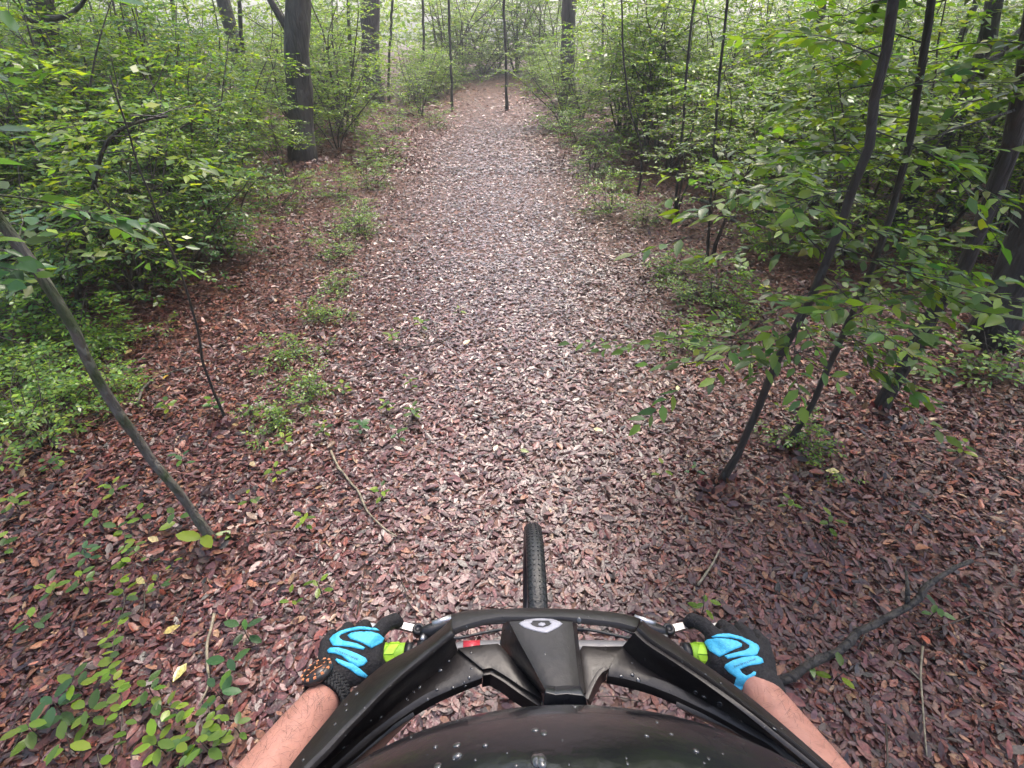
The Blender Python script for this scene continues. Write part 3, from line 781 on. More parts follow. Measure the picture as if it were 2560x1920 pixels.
stick('dead_branch', 'dark dead branch sloping up from the litter beside the right forearm', 'branch', [(1935, 1712), (2060, 1640), (2200, 1555), (2330, 1465), (2420, 1400)], .017, M_BARK_DARK, .03,
      [0, .04, .10, .17, .23], forks=[(.7, (.05, .12, .05))])
stick('twig', 'curved pale twig lying by the seedlings in the trail middle', 'twig', [(826, 1120), (850, 1170), (885, 1210), (926, 1285), (950, 1310), (990, 1335)], .007, M_TWIG, forks=[(.3, (-.06, .05, .01))])
stick('twig', 'forked pale twig lying between the vine and the left forearm', 'twig', [(533, 1530), (513, 1600), (516, 1655), (525, 1697), (494, 1760)], .006, M_TWIG, forks=[(.7, (.05, -.07, .005))])
stick('twig', 'thin grey twig on litter in the lower right corner', 'twig', [(2306, 1615), (2301, 1691), (2310, 1773), (2316, 1890)], .004, M_TWIG, forks=[(.4, (-.05, .08, .004))])
stick('twig', 'bowed greenish twig on litter behind the leaning mossy trunk', 'twig', [(345, 1020), (362, 985), (385, 958), (440, 935), (495, 922)], .008, M_BARK_MOSS)
stick('twig', 'straight twig lying on dark litter left of the mossy trunk', 'twig', [(105, 1075), (150, 1035), (205, 970)], .006, M_TWIG)
stick('twig', 'dark twig across the trail below the raised path middle', 'twig', [(985, 868), (1040, 868), (1090, 860), (1140, 840)], .006, M_BARK_DARK)
stick('twig', 'pale twig right of the front wheel', 'twig', [(1745, 1465), (1772, 1430), (1800, 1375)], .006, M_TWIG)
stick('fallen_branch', 'mossy fallen branch on dark litter behind the bent sapling', 'branch', [(1735, 505), (1790, 520), (1840, 560), (1870, 610)], .022, M_BARK_MOSS)

def twig_litter():
    rng = np.random.default_rng(91); mb = MB()
    for i in range(420):
        y = .4 + rng.random() ** 1.4 * 8; x = rng.uniform(-1, 1) * (1.2 * (y * CP + 1.1)); L = rng.uniform(.05, .28); az = rng.uniform(0, 6.28)
        p = Vector((x, y, ground_h(x, y) + .03)); d = Vector((math.cos(az), math.sin(az), rng.normal(0, .1)))
        q = [p, p + d * L * .35 + Vector((0, 0, rng.normal(.005, .006))), p + d * L * .7 + Vector(rng.normal(0, .012, 3)), p + d * L]
        rr = rng.uniform(.0012, .0035); mb.tube(q, [rr, rr * .9, rr * .75, rr * .5], 4)
    tag(mb.build('twig_litter', M_STEM), 'small broken twigs scattered through the leaf litter', kind='stuff')
twig_litter()
def heaped_leaves():
    rng = np.random.default_rng(92); P, D, Nn, L = [], [], [], []
    for px, py, r0 in ((548, 1375, .03), (1778, 1232, .025), (1962, 1118, .022), (2195, 1038, .05), (2455, 862, .2), (575, 1075, .015), (1684, 548, .02), (755, 400, .32)):
        b = G(px, py); n = int(70 + 500 * r0)
        for i in range(n):
            a = rng.uniform(0, 6.28); d = r0 + abs(rng.normal(0, .09 + r0 * .3)); o = Vector((math.cos(a), math.sin(a), 0))
            P.append(b + o * d + Vector((0, 0, .02 + max(0, .07 - d * .25) * rng.random())))
            t = o.cross(Vector((0, 0, 1))) * rng.normal(0, 1) - o * rng.uniform(-.4, 1); t.z = rng.uniform(0, .7); D.append(t); Nn.append(o * .7 + Vector((rng.normal(0, .3), rng.normal(0, .3), .8))); L.append(rng.uniform(.035, .065))
    L = np.array(L); c = np.concatenate([pick_cols(rng, len(L), LIT_DARK, [.28, .22, .15, .15, .09, .08, .03], .25), np.full((len(L), 1), .2)], 1)
    tag(link('leaf_litter', leaf_mesh('leaf_litter', P, D, Nn, L, L * .45, .14, c, 2), M_LITTER), 'brown leaves heaped against the feet of the trunks', kind='stuff')
heaped_leaves()

# ================================================================== seedlings: each leaf a part
def seedling(label, px, py, n, L, pal, hgt=.11, name='seedling', cat='seedling', spread=1.0, wr=.5):
    b = G(px, py); rng = np.random.default_rng(int(px * 7 + py))
    o = thing(name, label, cat, b)
    mb = MB(); mb.tube([b, b + Vector((0, 0, hgt * .5)), b + Vector((rng.normal(0, .01), rng.normal(0, .01), hgt))], [.0025, .002, .0014], 5); mb.build('stem', M_STEM, o)
    cols = pick_cols(rng, n, *pal, jit=.12); a0 = rng.uniform(0, 6.28)
    for i in range(n):
        az = a0 + i * 2.4; zz = hgt * (.45 + .55 * i / max(1, n - 1))
        d = (math.cos(az), math.sin(az), rng.uniform(-.15, .25)); l = L * rng.uniform(.75, 1.1)
        me = leaf_mesh('leaf', [b + Vector((d[0], d[1], 0)) * .012 * spread + Vector((0, 0, zz))], [d], [(rng.normal(0, .15), rng.normal(0, .15), 1)], l, l * wr, .14, [cols[i]], 2)
        link('leaf', me, M_LEAF, o)
    return o
SEED = [
 ('bright seedling with two big pointed leaves at the foot of the mossy trunk', 530, 1385, 3, .11, GREEN_YEL),
 ('yellow-green leafy shoot just above the foot of the mossy trunk', 462, 1330, 4, .075, GREEN_YEL),
 ('small sprout left of the mossy trunk foot', 375, 1325, 4, .055, GREEN_MIX),
 ('three-leaved sprout above the vine', 268, 1335, 3, .07, GREEN_BLUE),
 ('bushy seedling left of the vine top', 238, 1420, 9, .05, GREEN_BLUE),
 ('bright narrow seedling left of the vine', 235, 1490, 7, .05, GREEN_YEL),
 ('four-leaved seedling between the pale twig and the watch', 635, 1622, 5, .06, GREEN_BLUE),
 ('long-leaved shoot below the four-leaved seedling', 600, 1700, 4, .065, GREEN_BLUE),
 ('seedling with hanging leaves right of the forked pale twig', 575, 1775, 4, .06, GREEN_BLUE),
 ('single small seedling near the left forearm', 745, 1540, 4, .04, GREEN_YEL),
 ('small seedling above the left hand', 810, 1500, 5, .045, GREEN_YEL),
 ('yellow-green seedling below the pale trail twig', 772, 1335, 6, .045, GREEN_YEL),
 ('small cluster of green at the pale twig end', 960, 1262, 6, .04, GREEN_YEL),
 ('pale little sprout left of the pale trail twig', 640, 1290, 4, .045, GREEN_MIX),
 ('leafy seedling beside the leaning dark stem', 545, 1040, 8, .06, GREEN_BLUE),
 ('small bush of leaves left of the leaning dark stem', 430, 1040, 7, .06, GREEN_MIX),
 ('low seedling right of the leaning dark stem', 640, 1060, 7, .05, GREEN_MIX),
 ('tall seedling in a row left of the trail', 720, 1130, 9, .05, GREEN_MIX),
 ('dark glossy seedling at the twig in the trail middle', 905, 1090, 10, .055, GREEN_BLUE),
 ('bright seedling left of the dark glossy one', 865, 1000, 8, .05, GREEN_MIX),
 ('seedling just right of the dark glossy one', 970, 1045, 8, .05, GREEN_MIX),
 ('long spreading seedling on the trail middle', 1035, 1060, 9, .055, GREEN_MIX),
 ('single shoot on the trail middle', 1030, 985, 5, .05, GREEN_YEL),
 ('leafy sprig at the twig top in the trail middle', 815, 1105, 8, .05, GREEN_MIX),
 ('sprout below the bright seedling left of the trail', 1000, 1115, 5, .045, GREEN_BLUE),
 ('grassy sprout on the pale middle of the trail', 1055, 830, 6, .07, GREEN_YEL),
 ('little plant on the trail by the dark twig', 985, 870, 7, .06, GREEN_YEL),
 ('small plant on the trail right of the dark twig', 1150, 800, 5, .06, GREEN_MIX),
 ('tiny yellow leaf sprout on the trail right half', 1648, 1215, 3, .05, GREEN_YEL),
 ('small sprout at the foot of the bent sapling', 1730, 1205, 4, .045, GREEN_BLUE),
 ('green sprout above the right hand', 1750, 1545, 5, .045, GREEN_MIX),
 ('sprout on litter below the second near sapling', 1960, 1290, 5, .05, GREEN_MIX),
 ('leafy sprout right of the second near sapling', 2060, 1335, 5, .05, GREEN_MIX),
 ('leafy seedling under the thick slanting trunk', 2385, 1150, 9, .06, GREEN_MIX),
 ('small seedling right of the dead branch', 2305, 1570, 5, .05, GREEN_BLUE),
 ('single green sprout on litter in the lower right', 2065, 1730, 3, .055, GREEN_MIX),
 ('low sprig left of the bent sapling foot on the trail edge', 1690, 780, 8, .06, GREEN_BLUE),
 ('sprig with pale leaves right of the trail edge', 1640, 700, 8, .06, GREEN_MIX),
 ('seedling at the left frame edge on brown litter', 60, 1290, 8, .055, GREEN_MIX),
 ('yellowish seedling at the left frame edge', 40, 1060, 9, .06, GREEN_YEL),
 ('seedling in the lower left corner', 120, 1860, 7, .06, GREEN_MIX),
 ('tall bright shoot in the lower left', 175, 1800, 7, .07, GREEN_BLUE),
 ('sprout left of the vine on dark litter', 120, 1600, 5, .05, GREEN_MIX),
]
SEED += [
 ('bright seedling left of the lower end of the long vine', 215, 1740, 6, .06, GREEN_YEL),
 ('leafy shoot in the bottom left beside the second vine', 265, 1820, 7, .06, GREEN_YEL),
 ('bright sprout with three leaves near the bottom left corner', 200, 1890, 5, .065, GREEN_YEL),
 ('round-leaved seedling under the long vine', 400, 1760, 7, .055, GREEN_MIX),
 ('round-leaved bright seedling at the bottom between the vines', 420, 1890, 8, .06, GREEN_YEL),
 ('yellow-green seedling at the bottom beside the left forearm', 540, 1900, 6, .06, GREEN_YEL),
 ('bright seedling left of the left forearm', 610, 1850, 5, .05, GREEN_YEL),
 ('leafy seedling right of the vine top', 420, 1500, 5, .045, GREEN_MIX),
 ('small green seedling left of the vine middle', 150, 1500, 6, .05, GREEN_MIX),
 ('green sprout at the left frame edge below the trunk', 30, 1400, 7, .05, GREEN_MIX),
 ('leafy sprout left of the mossy trunk on the litter', 300, 1250, 6, .05, GREEN_MIX),
 ('low sprout near the left frame edge on dark litter', 150, 1200, 7, .055, GREEN_MIX),
 ('small sprout right of the mossy trunk', 470, 1180, 5, .05, GREEN_BLUE),
 ('sprout on the left trail edge below the leaning stem', 700, 1210, 6, .05, GREEN_MIX),
]
for lb, px, py, n, L, pal in SEED: seedling(lb, px, py, n, L, pal)
# low green cover at the foot of the left shrubs
for i, (px, py, s, lb) in enumerate([(60, 930, 1.0, 'low leafy ground plant at the left frame edge above the mossy trunk'), (160, 1010, .9, 'low leafy ground plant beside the mossy trunk on its left'),
                                  (30, 1050, .9, 'ground plant with small leaves in the left corner of the thicket'), (240, 900, .8, 'low leafy ground plant right of the mossy trunk'),
                                  (330, 860, .7, 'low ground plant in the gap right of the mossy trunk'), (780, 1000, .55, 'ground plant at the left edge of the trail'),
                                  (740, 900, .6, 'ground plant on the shaded left trail edge'), (800, 800, .6, 'bushy ground plant on the left trail edge'),
                                  (850, 720, .5, 'small ground plant further along the left trail edge'), (690, 1080, .5, 'ground plant beside the leaning dark stem row'),
                                  (1830, 800, .8, 'ground plant under the bent sapling leaves'), (2010, 1150, .6, 'dark ground plant at the foot of the second near sapling'),
                                  (1720, 880, .7, 'ground plant left of the bent sapling on dark litter')]):
    place('low_b', 'ground_plant', lb, 'plant', G(px, py), s, rs.uniform(0, 6.28))

# trailing vine, lower left: paired leaves along a stem
def vine(label, pxs, nl, L, pal, seed):
    rng = np.random.default_rng(seed)
    pts = smooth_line([G(*p) + Vector((0, 0, .085)) for p in pxs], nl, 1)
    o = thing('trailing_vine', label, 'vine', pts[0])
    mb = MB(); mb.tube(pts, .0022, 5); mb.build('stem', M_STEM, o)
    cols = pick_cols(rng, nl * 2, *pal, jit=.15)
    for i in range(nl):
        d = (pts[min(i + 1, nl - 1)] - pts[max(i - 1, 0)]).normalized(); sx = Vector((-d.y, d.x, 0)).normalized()
        for s in (-1, 1):
            if rng.random() < .22: continue
            ld = (sx * s * rng.uniform(.5, 1.2) + d * rng.uniform(-.7, .9) + Vector((0, 0, rng.uniform(-.1, .25)))).normalized(); l = L * rng.uniform(.75, 1.15)
            me = leaf_mesh('leaf', [pts[i] + Vector((rng.normal(0, .012), rng.normal(0, .012), rng.uniform(0, .03)))], [ld], [(rng.normal(0, .4), rng.normal(0, .4), 1)], l, l * rng.uniform(.5, .72), .16, [cols[i * 2 + (s > 0)]], 2)
            link('leaf', me, M_LEAF, o)
vine('trailing vine of paired oval leaves running down the lower left', [(335, 1365), (342, 1430), (330, 1490), (338, 1550), (322, 1610), (315, 1680), (298, 1730)], 20, .044, GREEN_YEL, 1)
vine('short vine of paired leaves branching right of the long vine top', [(340, 1400), (375, 1425), (410, 1440), (452, 1450)], 8, .034, GREEN_NEAR, 2)
vine('vine of oval leaves in the bottom left, below the long vine', [(298, 1735), (345, 1780), (350, 1830), (345, 1880), (350, 1925)], 12, .040, GREEN_YEL, 3)
vine('bright leaf vine at the bottom between the long vine and the forearm', [(430, 1800), (470, 1810), (500, 1850), (480, 1900), (490, 1940)], 12, .040, GREEN_YEL, 4)
vine('vine with round leaves beside the left forearm at the bottom', [(545, 1800), (555, 1850), (575, 1890), (600, 1860)], 8, .038, GREEN_YEL, 5)

# single fallen leaves that stand out of the litter
for px, py, L, c, lb in [
 (2090, 1198, .075, (.62, .50, .10), 'bright yellow fallen leaf right of the bent sapling'), (1160, 880, .08, (.55, .36, .13), 'ochre fallen leaf on the trail by the dark twig'),
 (1480, 1095, .06, (.50, .40, .12), 'pale yellow fallen leaf on the trail left of the bent sapling'), (1235, 1145, .05, (.45, .38, .12), 'small yellowish leaf in the trail centre'),
 (410, 1375, .06, (.60, .47, .20), 'pale cream fallen leaf left of the mossy trunk foot'), (482, 1680, .07, (.45, .40, .10), 'yellow-green fallen leaf between vine and twig'),
 (425, 1610, .06, (.50, .38, .10), 'narrow yellow leaf right of the vine'), (360, 1475, .06, (.55, .45, .15), 'cream leaf tip on the vine'),
 (2005, 1690, .055, (.18, .28, .06), 'small green fallen leaf beside the right forearm'), (280, 855, .06, (.14, .25, .05), 'bright green fallen leaf right of the mossy trunk'),
 (430, 958, .06, (.52, .33, .06), 'amber leaf on dark litter left of the leaning dark stem'), (338, 893, .07, (.50, .33, .15), 'tan leaf on dark litter behind the leaning stem'),
 (1300, 1140, .055, (.30, .34, .10), 'greenish leaf on the trail centre'), (2270, 830, .08, (.58, .50, .18), 'yellow leaf under the thick slanting trunk'),
 (2360, 900, .08, (.55, .48, .18), 'pale yellow leaf right of the thick slanting trunk'), (2300, 880, .07, (.50, .40, .15), 'buff leaf just right of the slanting trunk'),
 (1690, 1000, .06, (.45, .42, .14), 'yellow-green leaf at the right trail edge'), (635, 1180, .06, (.48, .36, .2), 'pale leaf left of the trail twig')]:
    b = G(px, py); rr = np.random.default_rng(int(px)); az = rr.uniform(0, 6.28)
    o = link('fallen_leaf', leaf_mesh('fallen_leaf', [b + Vector((0, 0, .04))], [(math.cos(az), math.sin(az), .12)], [(rr.normal(0, .2), -.25, 1)], L, L * .48, .12, [c]), M_LITTER)
    tag(o, lb, 'leaf')

# ================================================================== far woods: one mass of foliage nobody could count
def far_woods():
    rng = np.random.default_rng(77)
    P, D, Nn, S = [], [], [], []
    for i in range(1500):
        az = rng.uniform(-1.5, 1.5); near = 36 if abs(az) < .16 else 21
        dist = near + rng.random() ** 1.4 * 38
        c = np.array([math.sin(az) * dist, math.cos(az) * dist, rng.random() ** 1.5 * (5 + .07 * dist)])
        m = 110; r = rng.uniform(.8, 1.9)
        q = unit(rng.normal(0, 1, (m, 3))) * (rng.random((m, 1)) ** .4) * r * np.array([1.2, 1.2, .8])
        P.append(c + q); D.append(unit(rng.normal(0, 1, (m, 3)) * [1, 1, .5])); Nn.append(rng.normal(0, .5, (m, 3)) + [0, 0, 1]); S.append(rng.uniform(.12, .26, m))
    P = np.concatenate(P); D = np.concatenate(D); Nn = np.concatenate(Nn); S = np.concatenate(S)
    k = P[:, 2] > .05; P, D, Nn, S = P[k], D[k], Nn[k], S[k]
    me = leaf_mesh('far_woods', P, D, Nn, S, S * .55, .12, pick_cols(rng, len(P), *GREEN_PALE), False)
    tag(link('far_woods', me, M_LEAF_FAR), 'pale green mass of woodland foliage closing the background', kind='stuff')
far_woods()

# ================================================================== damp air under the trees
hz = MB(); hz.box((0, 80, 8.6), (166, 146, 9.8))
haze = hz.build('haze', None, smooth=False); haze['kind'] = 'stuff'
hm = bpy.data.materials.new('damp_air'); hm.use_nodes = True; hm.node_tree.nodes.clear()
ho = hm.node_tree.nodes.new('ShaderNodeOutputMaterial'); hv = hm.node_tree.nodes.new('ShaderNodeVolumePrincipled')
hv.inputs['Color'].default_value = (.93, .96, .95, 1); hv.inputs['Density'].default_value = .003; hv.inputs['Anisotropy'].default_value = .2
hm.node_tree.links.new(hv.outputs[0], ho.inputs['Volume']); haze.data.materials.append(hm)

# ================================================================== materials of the rider and the bicycle
M_RUBBER = mat('tyre_rubber', (.016, .017, .019), .38, .5, var=.3, vscale=60, bump=.25, bscale=120)
M_BLACK_METAL = mat('black_anodised_metal', (.02, .02, .023), .35, .5, .4)
M_SILVER = mat('polished_alloy', (.50, .49, .50), .34, .5, .9, rvar=.1, vscale=60)
M_BAR = mat('grey_handlebar', (.15, .145, .15), .45, .5, .2, rvar=.12, vscale=90)
M_RED = mat('red_decal', (.40, .03, .045), .35)
M_GRIP = mat('lime_rubber', (.34, .60, .035), .5, .4, var=.08, vscale=50)
M_GRIP_GROOVE = mat('lime_groove', (.20, .38, .02), .6)
M_FRAME = mat('frame_paint', (.05, .05, .055), .3, .5, coat=.5)
M_GLOVE = mat('black_knit_fabric', (.021, .020, .022), .85, .25, var=.35, vscale=260, bump=.35, bscale=420)
M_PAD = mat('cyan_rubber_pad', (.06, .44, .70), .42, .5, var=.12, vscale=300, bump=.25, bscale=700)
M_INK = mat('dark_print', (.015, .03, .05), .5)
M_SKIN = mat('skin', (.38, .185, .145), .45, .4, var=.07, vscale=38, bump=.12, bscale=160)
M_SKIN.node_tree.nodes['Principled BSDF'].inputs['Subsurface Weight'].default_value = .12
M_SKIN.node_tree.nodes['Principled BSDF'].inputs['Subsurface Radius'].default_value = (.01, .004, .002)
M_HAIR = mat('dark_arm_hair', (.05, .028, .018), .5)
M_HELMET = mat('wet_black_shell', (.008, .0088, .012), .20, .5, var=.3, vscale=18, rvar=.14, bump=.05, bscale=260, coat=.3)
M_HELMET_IN = mat('visor_plastic', (.015, .013, .0135), .40, .45, var=.3, vscale=22, rvar=.12, bump=.05, bscale=240, coat=.08)
M_EMBLEM = mat('grey_emblem_print', (.30, .30, .34), .4)
M_DROP = mat('water_drop', (.035, .036, .04), .07, .7, coat=1.0)
M_CORD = mat('black_braided_cord', (.018, .018, .02), .7, .3, bump=.3, bscale=500)
M_WATCH = mat('black_watch_case', (.018, .017, .018), .4)
M_ORANGE = mat('orange_marker', (.62, .24, .11), .45)
M_DIAL = mat('dial_face', (.015, .012, .012), .3, color2=(.05, .025, .02), vscale=160)
M_GLASS = mat('watch_glass', (1, 1, 1), .03)
M_JERSEY = mat('dark_jersey', (.03, .032, .04), .8, .3, bump=.2, bscale=60)
M_SHORTS = mat('black_shorts', (.02, .02, .022), .85, .3, bump=.2, bscale=60)
M_SHOE = mat('dark_shoe', (.03, .03, .03), .6)

# ================================================================== bicycle
BX, WY, WR = .066, .846, .362
bike = thing('mountain_bike', 'mountain bike with lime green grips, grey bar and knobbly black front tyre', 'bicycle', (BX, WY, 0))
def ring_pts(c, r, n): return [Vector((c[0], c[1] + r * math.cos(2 * math.pi * k / n), c[2] + r * math.sin(2 * math.pi * k / n))) for k in range(n)]
def wheel(cx, cyy, rot):
    cz = WR; maj, mi = WR - .029, .0275
    sq = lambda t: math.copysign(abs(t) ** .72, t)
    mb = MB(); N, S = 72, 20
    vs = []
    for i in range(N):
        a = 2 * math.pi * i / N
        for j in range(S):
            b = 2 * math.pi * j / S
            rr = maj + mi * sq(math.cos(b)) * 1.04
            vs.append((cx + mi * .95 * sq(math.sin(b)), cyy + rr * math.cos(a), cz + rr * math.sin(a)))
    mb.add(vs, [(i * S + j, ((i + 1) % N) * S + j, ((i + 1) % N) * S + (j + 1) % S, i * S + (j + 1) % S) for i in range(N) for j in range(S)])
    ty = mb.build('tyre', M_RUBBER, bike)
    kb = MB()                                             # tread knobs, joined (far over 300 on one tyre)
    for i in range(132):
        a = 2 * math.pi * i / 132
        for off, w, l in ((-1.0, .0032, .0042), (-.62, .003, .0058), (-.2, .0028, .0062), (.2, .0028, .0062), (.62, .003, .0058), (1.0, .0032, .0042)):
            aa = a + (.012 if abs(off) < .3 else 0) + abs(off) * .02
            b = off
            rr = maj + mi * sq(math.cos(b)) * 1.04
            n = Vector((math.sin(b) * .9, math.cos(aa) * math.cos(b), math.sin(aa) * math.cos(b))).normalized()
            c = Vector((cx + mi * .95 * sq(math.sin(b)), cyy + rr * math.cos(aa), cz + rr * math.sin(aa)))
            t = Vector((0, -math.sin(aa), math.cos(aa))); sx = n.cross(t)
            m3 = Matrix((sx, t, n)).transposed() @ Matrix.Rotation(.35 * (1 if off > 0 else -1), 3, 'Z')
            kb.box(c, (w * .8, l * .8, .0013), m3)
    k = kb.build('tread', M_RUBBER, ty, smooth=False); k['kind'] = 'stuff'
    mb = MB(); mb.tube(ring_pts((cx, cyy, cz), maj - .03, 60) + [Vector((cx, cyy + maj - .03, cz))], .012, 8, caps=False); rim = mb.build('rim', M_BLACK_METAL, bike)
    mb = MB(); mb.tube([(cx - .05, cyy, cz), (cx + .05, cyy, cz)], .018, 12); mb.build('hub', M_BLACK_METAL, bike)
    mb = MB()
    for i in range(28):
        a = 2 * math.pi * i / 28; s = -1 if i % 2 else 1
        mb.tube([(cx + s * .028, cyy + .02 * math.cos(a + .6 * s), cz + .02 * math.sin(a + .6 * s)), (cx, cyy + (maj - .035) * math.cos(a), cz + (maj - .035) * math.sin(a))], .0011, 4)
    o = mb.build('spoke', M_SILVER, rim); o['kind'] = 'stuff'
    mb = MB(); mb.lathe([(.03, -.001), (.085, -.001), (.085, .001), (.03, .001)], Matrix.Translation((cx - .042, cyy, cz)) @ Matrix.Rotation(R(90), 4, 'Y'), 36); mb.build('brake_disc', M_SILVER, bike)
wheel(BX, WY, 0)
wheel(BX, WY - 1.13, .3)
BARZ, BARY = 1.05, .458
BC = .0545                                             # middle of the handlebar
def tube_part(nm, pts, r, m, par=None, sides=12):
    mb = MB(); mb.tube(pts, r, sides); return mb.build(nm, m, par or bike)
hb = tube_part('handlebar', smooth_line([(BC - .36, BARY - .012, BARZ), (BC - .20, BARY - .002, BARZ), (BC - .09, BARY + .004, BARZ - .004), (BC - .03, BARY + .006, BARZ - .008),
                                    (BC + .03, BARY + .006, BARZ - .008), (BC + .09, BARY + .004, BARZ - .004), (BC + .20, BARY - .002, BARZ), (BC + .36, BARY - .012, BARZ)], 40, 2),
               [.0112] * 12 + [.0158] * 16 + [.0112] * 12, M_BAR)
tube_part('decal', [(BC - .136, BARY + .0015, BARZ - .0030), (BC - .108, BARY + .0032, BARZ - .0036)], .0166, M_RED, hb, 20)
# head tube, stem, fork, frame
steer = Vector((BX, BARY - .02, .97)); crown_p = Vector((BX, .595, .735))
tube_part('stem', [(BX, BARY + .006, BARZ - .008), (BX, BARY - .035, BARZ - .015), (BX, BARY - .045, BARZ - .05)], [.022, .02, .02], M_BLACK_METAL)
ht0 = Vector((BX, .425, 1.0)); ht1 = Vector((BX, .475, .86)); crn = Vector((BX, .50, .80))
tube_part('head_tube', [ht0, ht1, crn], .024, M_FRAME)
for s in (-1, 1):
    lg = tube_part('fork_leg', [crn + Vector((s * .062, .005, .02)), crn.lerp(Vector((BX, WY, WR)), .55) + Vector((s * .062, 0, 0)), Vector((BX + s * .062, WY, WR))], [.019, .019, .021], M_BLACK_METAL)
tube_part('fork_crown', [crn + Vector((-.065, .005, .015)), crn + Vector((.065, .005, .015))], .02, M_BLACK_METAL)
bb = Vector((BX, .17, .33)); rax = Vector((BX, WY - 1.13, WR)); seat_top = Vector((BX, -.02, .70))
tube_part('down_tube', [ht1, bb], .028, M_FRAME); tube_part('top_tube', [ht0 + Vector((0, .02, -.05)), seat_top], .022, M_FRAME)
tube_part('seat_tube', [bb, seat_top], .018, M_FRAME); tube_part('seat_post', [seat_top, seat_top + Vector((0, -.045, .17))], .0145, M_BLACK_METAL)
for s in (-1, 1):
    tube_part('chain_stay', [bb + Vector((s * .03, 0, 0)), rax + Vector((s * .06, 0, 0))], .010, M_FRAME)
    tube_part('seat_stay', [seat_top + Vector((s * .02, 0, -.03)), rax + Vector((s * .06, 0, .01))], .009, M_FRAME)
    ca = bb + Vector((s * .07, 0, 0)); pe = ca + Vector((0, s * -.165, .03))
    ck = tube_part('crank', [ca, pe], .011, M_BLACK_METAL)
    mb = MB(); mb.box(pe + Vector((s * .06, 0, 0)), (.05, .045, .009)); mb.build('pedal', M_BLACK_METAL, bike)
mb = MB(); mb.lathe([(.03, -.002), (.075, -.002), (.075, .002), (.03, .002)], Matrix.Translation(bb + Vector((.05, 0, 0))) @ Matrix.Rotation(R(90), 4, 'Y'), 32); mb.build('chainring', M_BLACK_METAL, bike)
mb = MB(); sc = seat_top + Vector((0, -.06, .19))
mb.ball(sc + Vector((0, -.05, 0)), (.068, .10, .022), 16, 9); mb.ball(sc + Vector((0, .09, 0)), (.024, .11, .017), 14, 9); mb.build('saddle', M_SHORTS, bike)

# grips with chevron grooves
def grip(x0, x1):
    ya = lambda x: BARY - .0015 - .0105 * max(0, (abs(x - BC) - .2) / .185)
    xs = np.linspace(x0, x1, 25)
    g = tube_part('grip', [(x, ya(x), BARZ) for x in xs], .0165, M_GRIP_GROOVE, None, 24)
    s = 1 if x1 > x0 else -1
    tube_part('end_plug', [(x0 - s * .006, ya(x0), BARZ), (x0 + s * .004, ya(x0), BARZ)], .0172, M_BLACK_METAL, g, 20)
    tube_part('lock_ring', [(x1, ya(x1), BARZ), (x1 + s * .012, ya(x1), BARZ)], .0172, M_BLACK_METAL, g, 20)
    # raised rubber blocks between the grooves (chevrons)
    mb = MB(); pitch = .019
    for i in range(8):
        for a0 in np.arange(0, 6.28, math.pi / 3):
            xc = x0 + s * (pitch * (i + .55)); 
            pts = []
            for sgn in (0, 1):
                for da in (0.09, .96):
                    pass
            def P(x, a, r): return Vector((x, ya(x) + r * math.cos(a), BARZ + r * math.sin(a)))
            w = pitch * .40; sk = pitch * .42
            up = (int(round(a0 / (math.pi / 3))) % 2 == 0)
            o1, o2 = (0, sk) if up else (sk, 0)
            A1, A2 = a0 + .06, a0 + math.pi / 3 - .06
            ring = [(xc - w + o1, A1), (xc + w + o1, A1), (xc + w + (o1 + o2) / 2, (A1 + A2) / 2), (xc + w + o2, A2), (xc - w + o2, A2), (xc - w + (o1 + o2) / 2, (A1 + A2) / 2)]
            if max(r[0] for r in ring) * s > x1 * s + .001 * 0 and s > 0 or min(r[0] for r in ring) < min(x0, x1) or max(r[0] for r in ring) > max(x0, x1): continue
            vs = [P(x, a, .0163) for x, a in ring] + [P(x, a, .0183) for x, a in ring]
            mb.add(vs, [(6, 7, 8, 11), (8, 9, 10, 11)] + [(k, (k + 1) % 6, 6 + (k + 1) % 6, 6 + k) for k in range(6)])
    b = mb.build('tread_block', M_GRIP, g, smooth=False); b['kind'] = 'stuff'
    return g
grip(BC - .362, BC - .232)
grip(BC + .362, BC + .242)

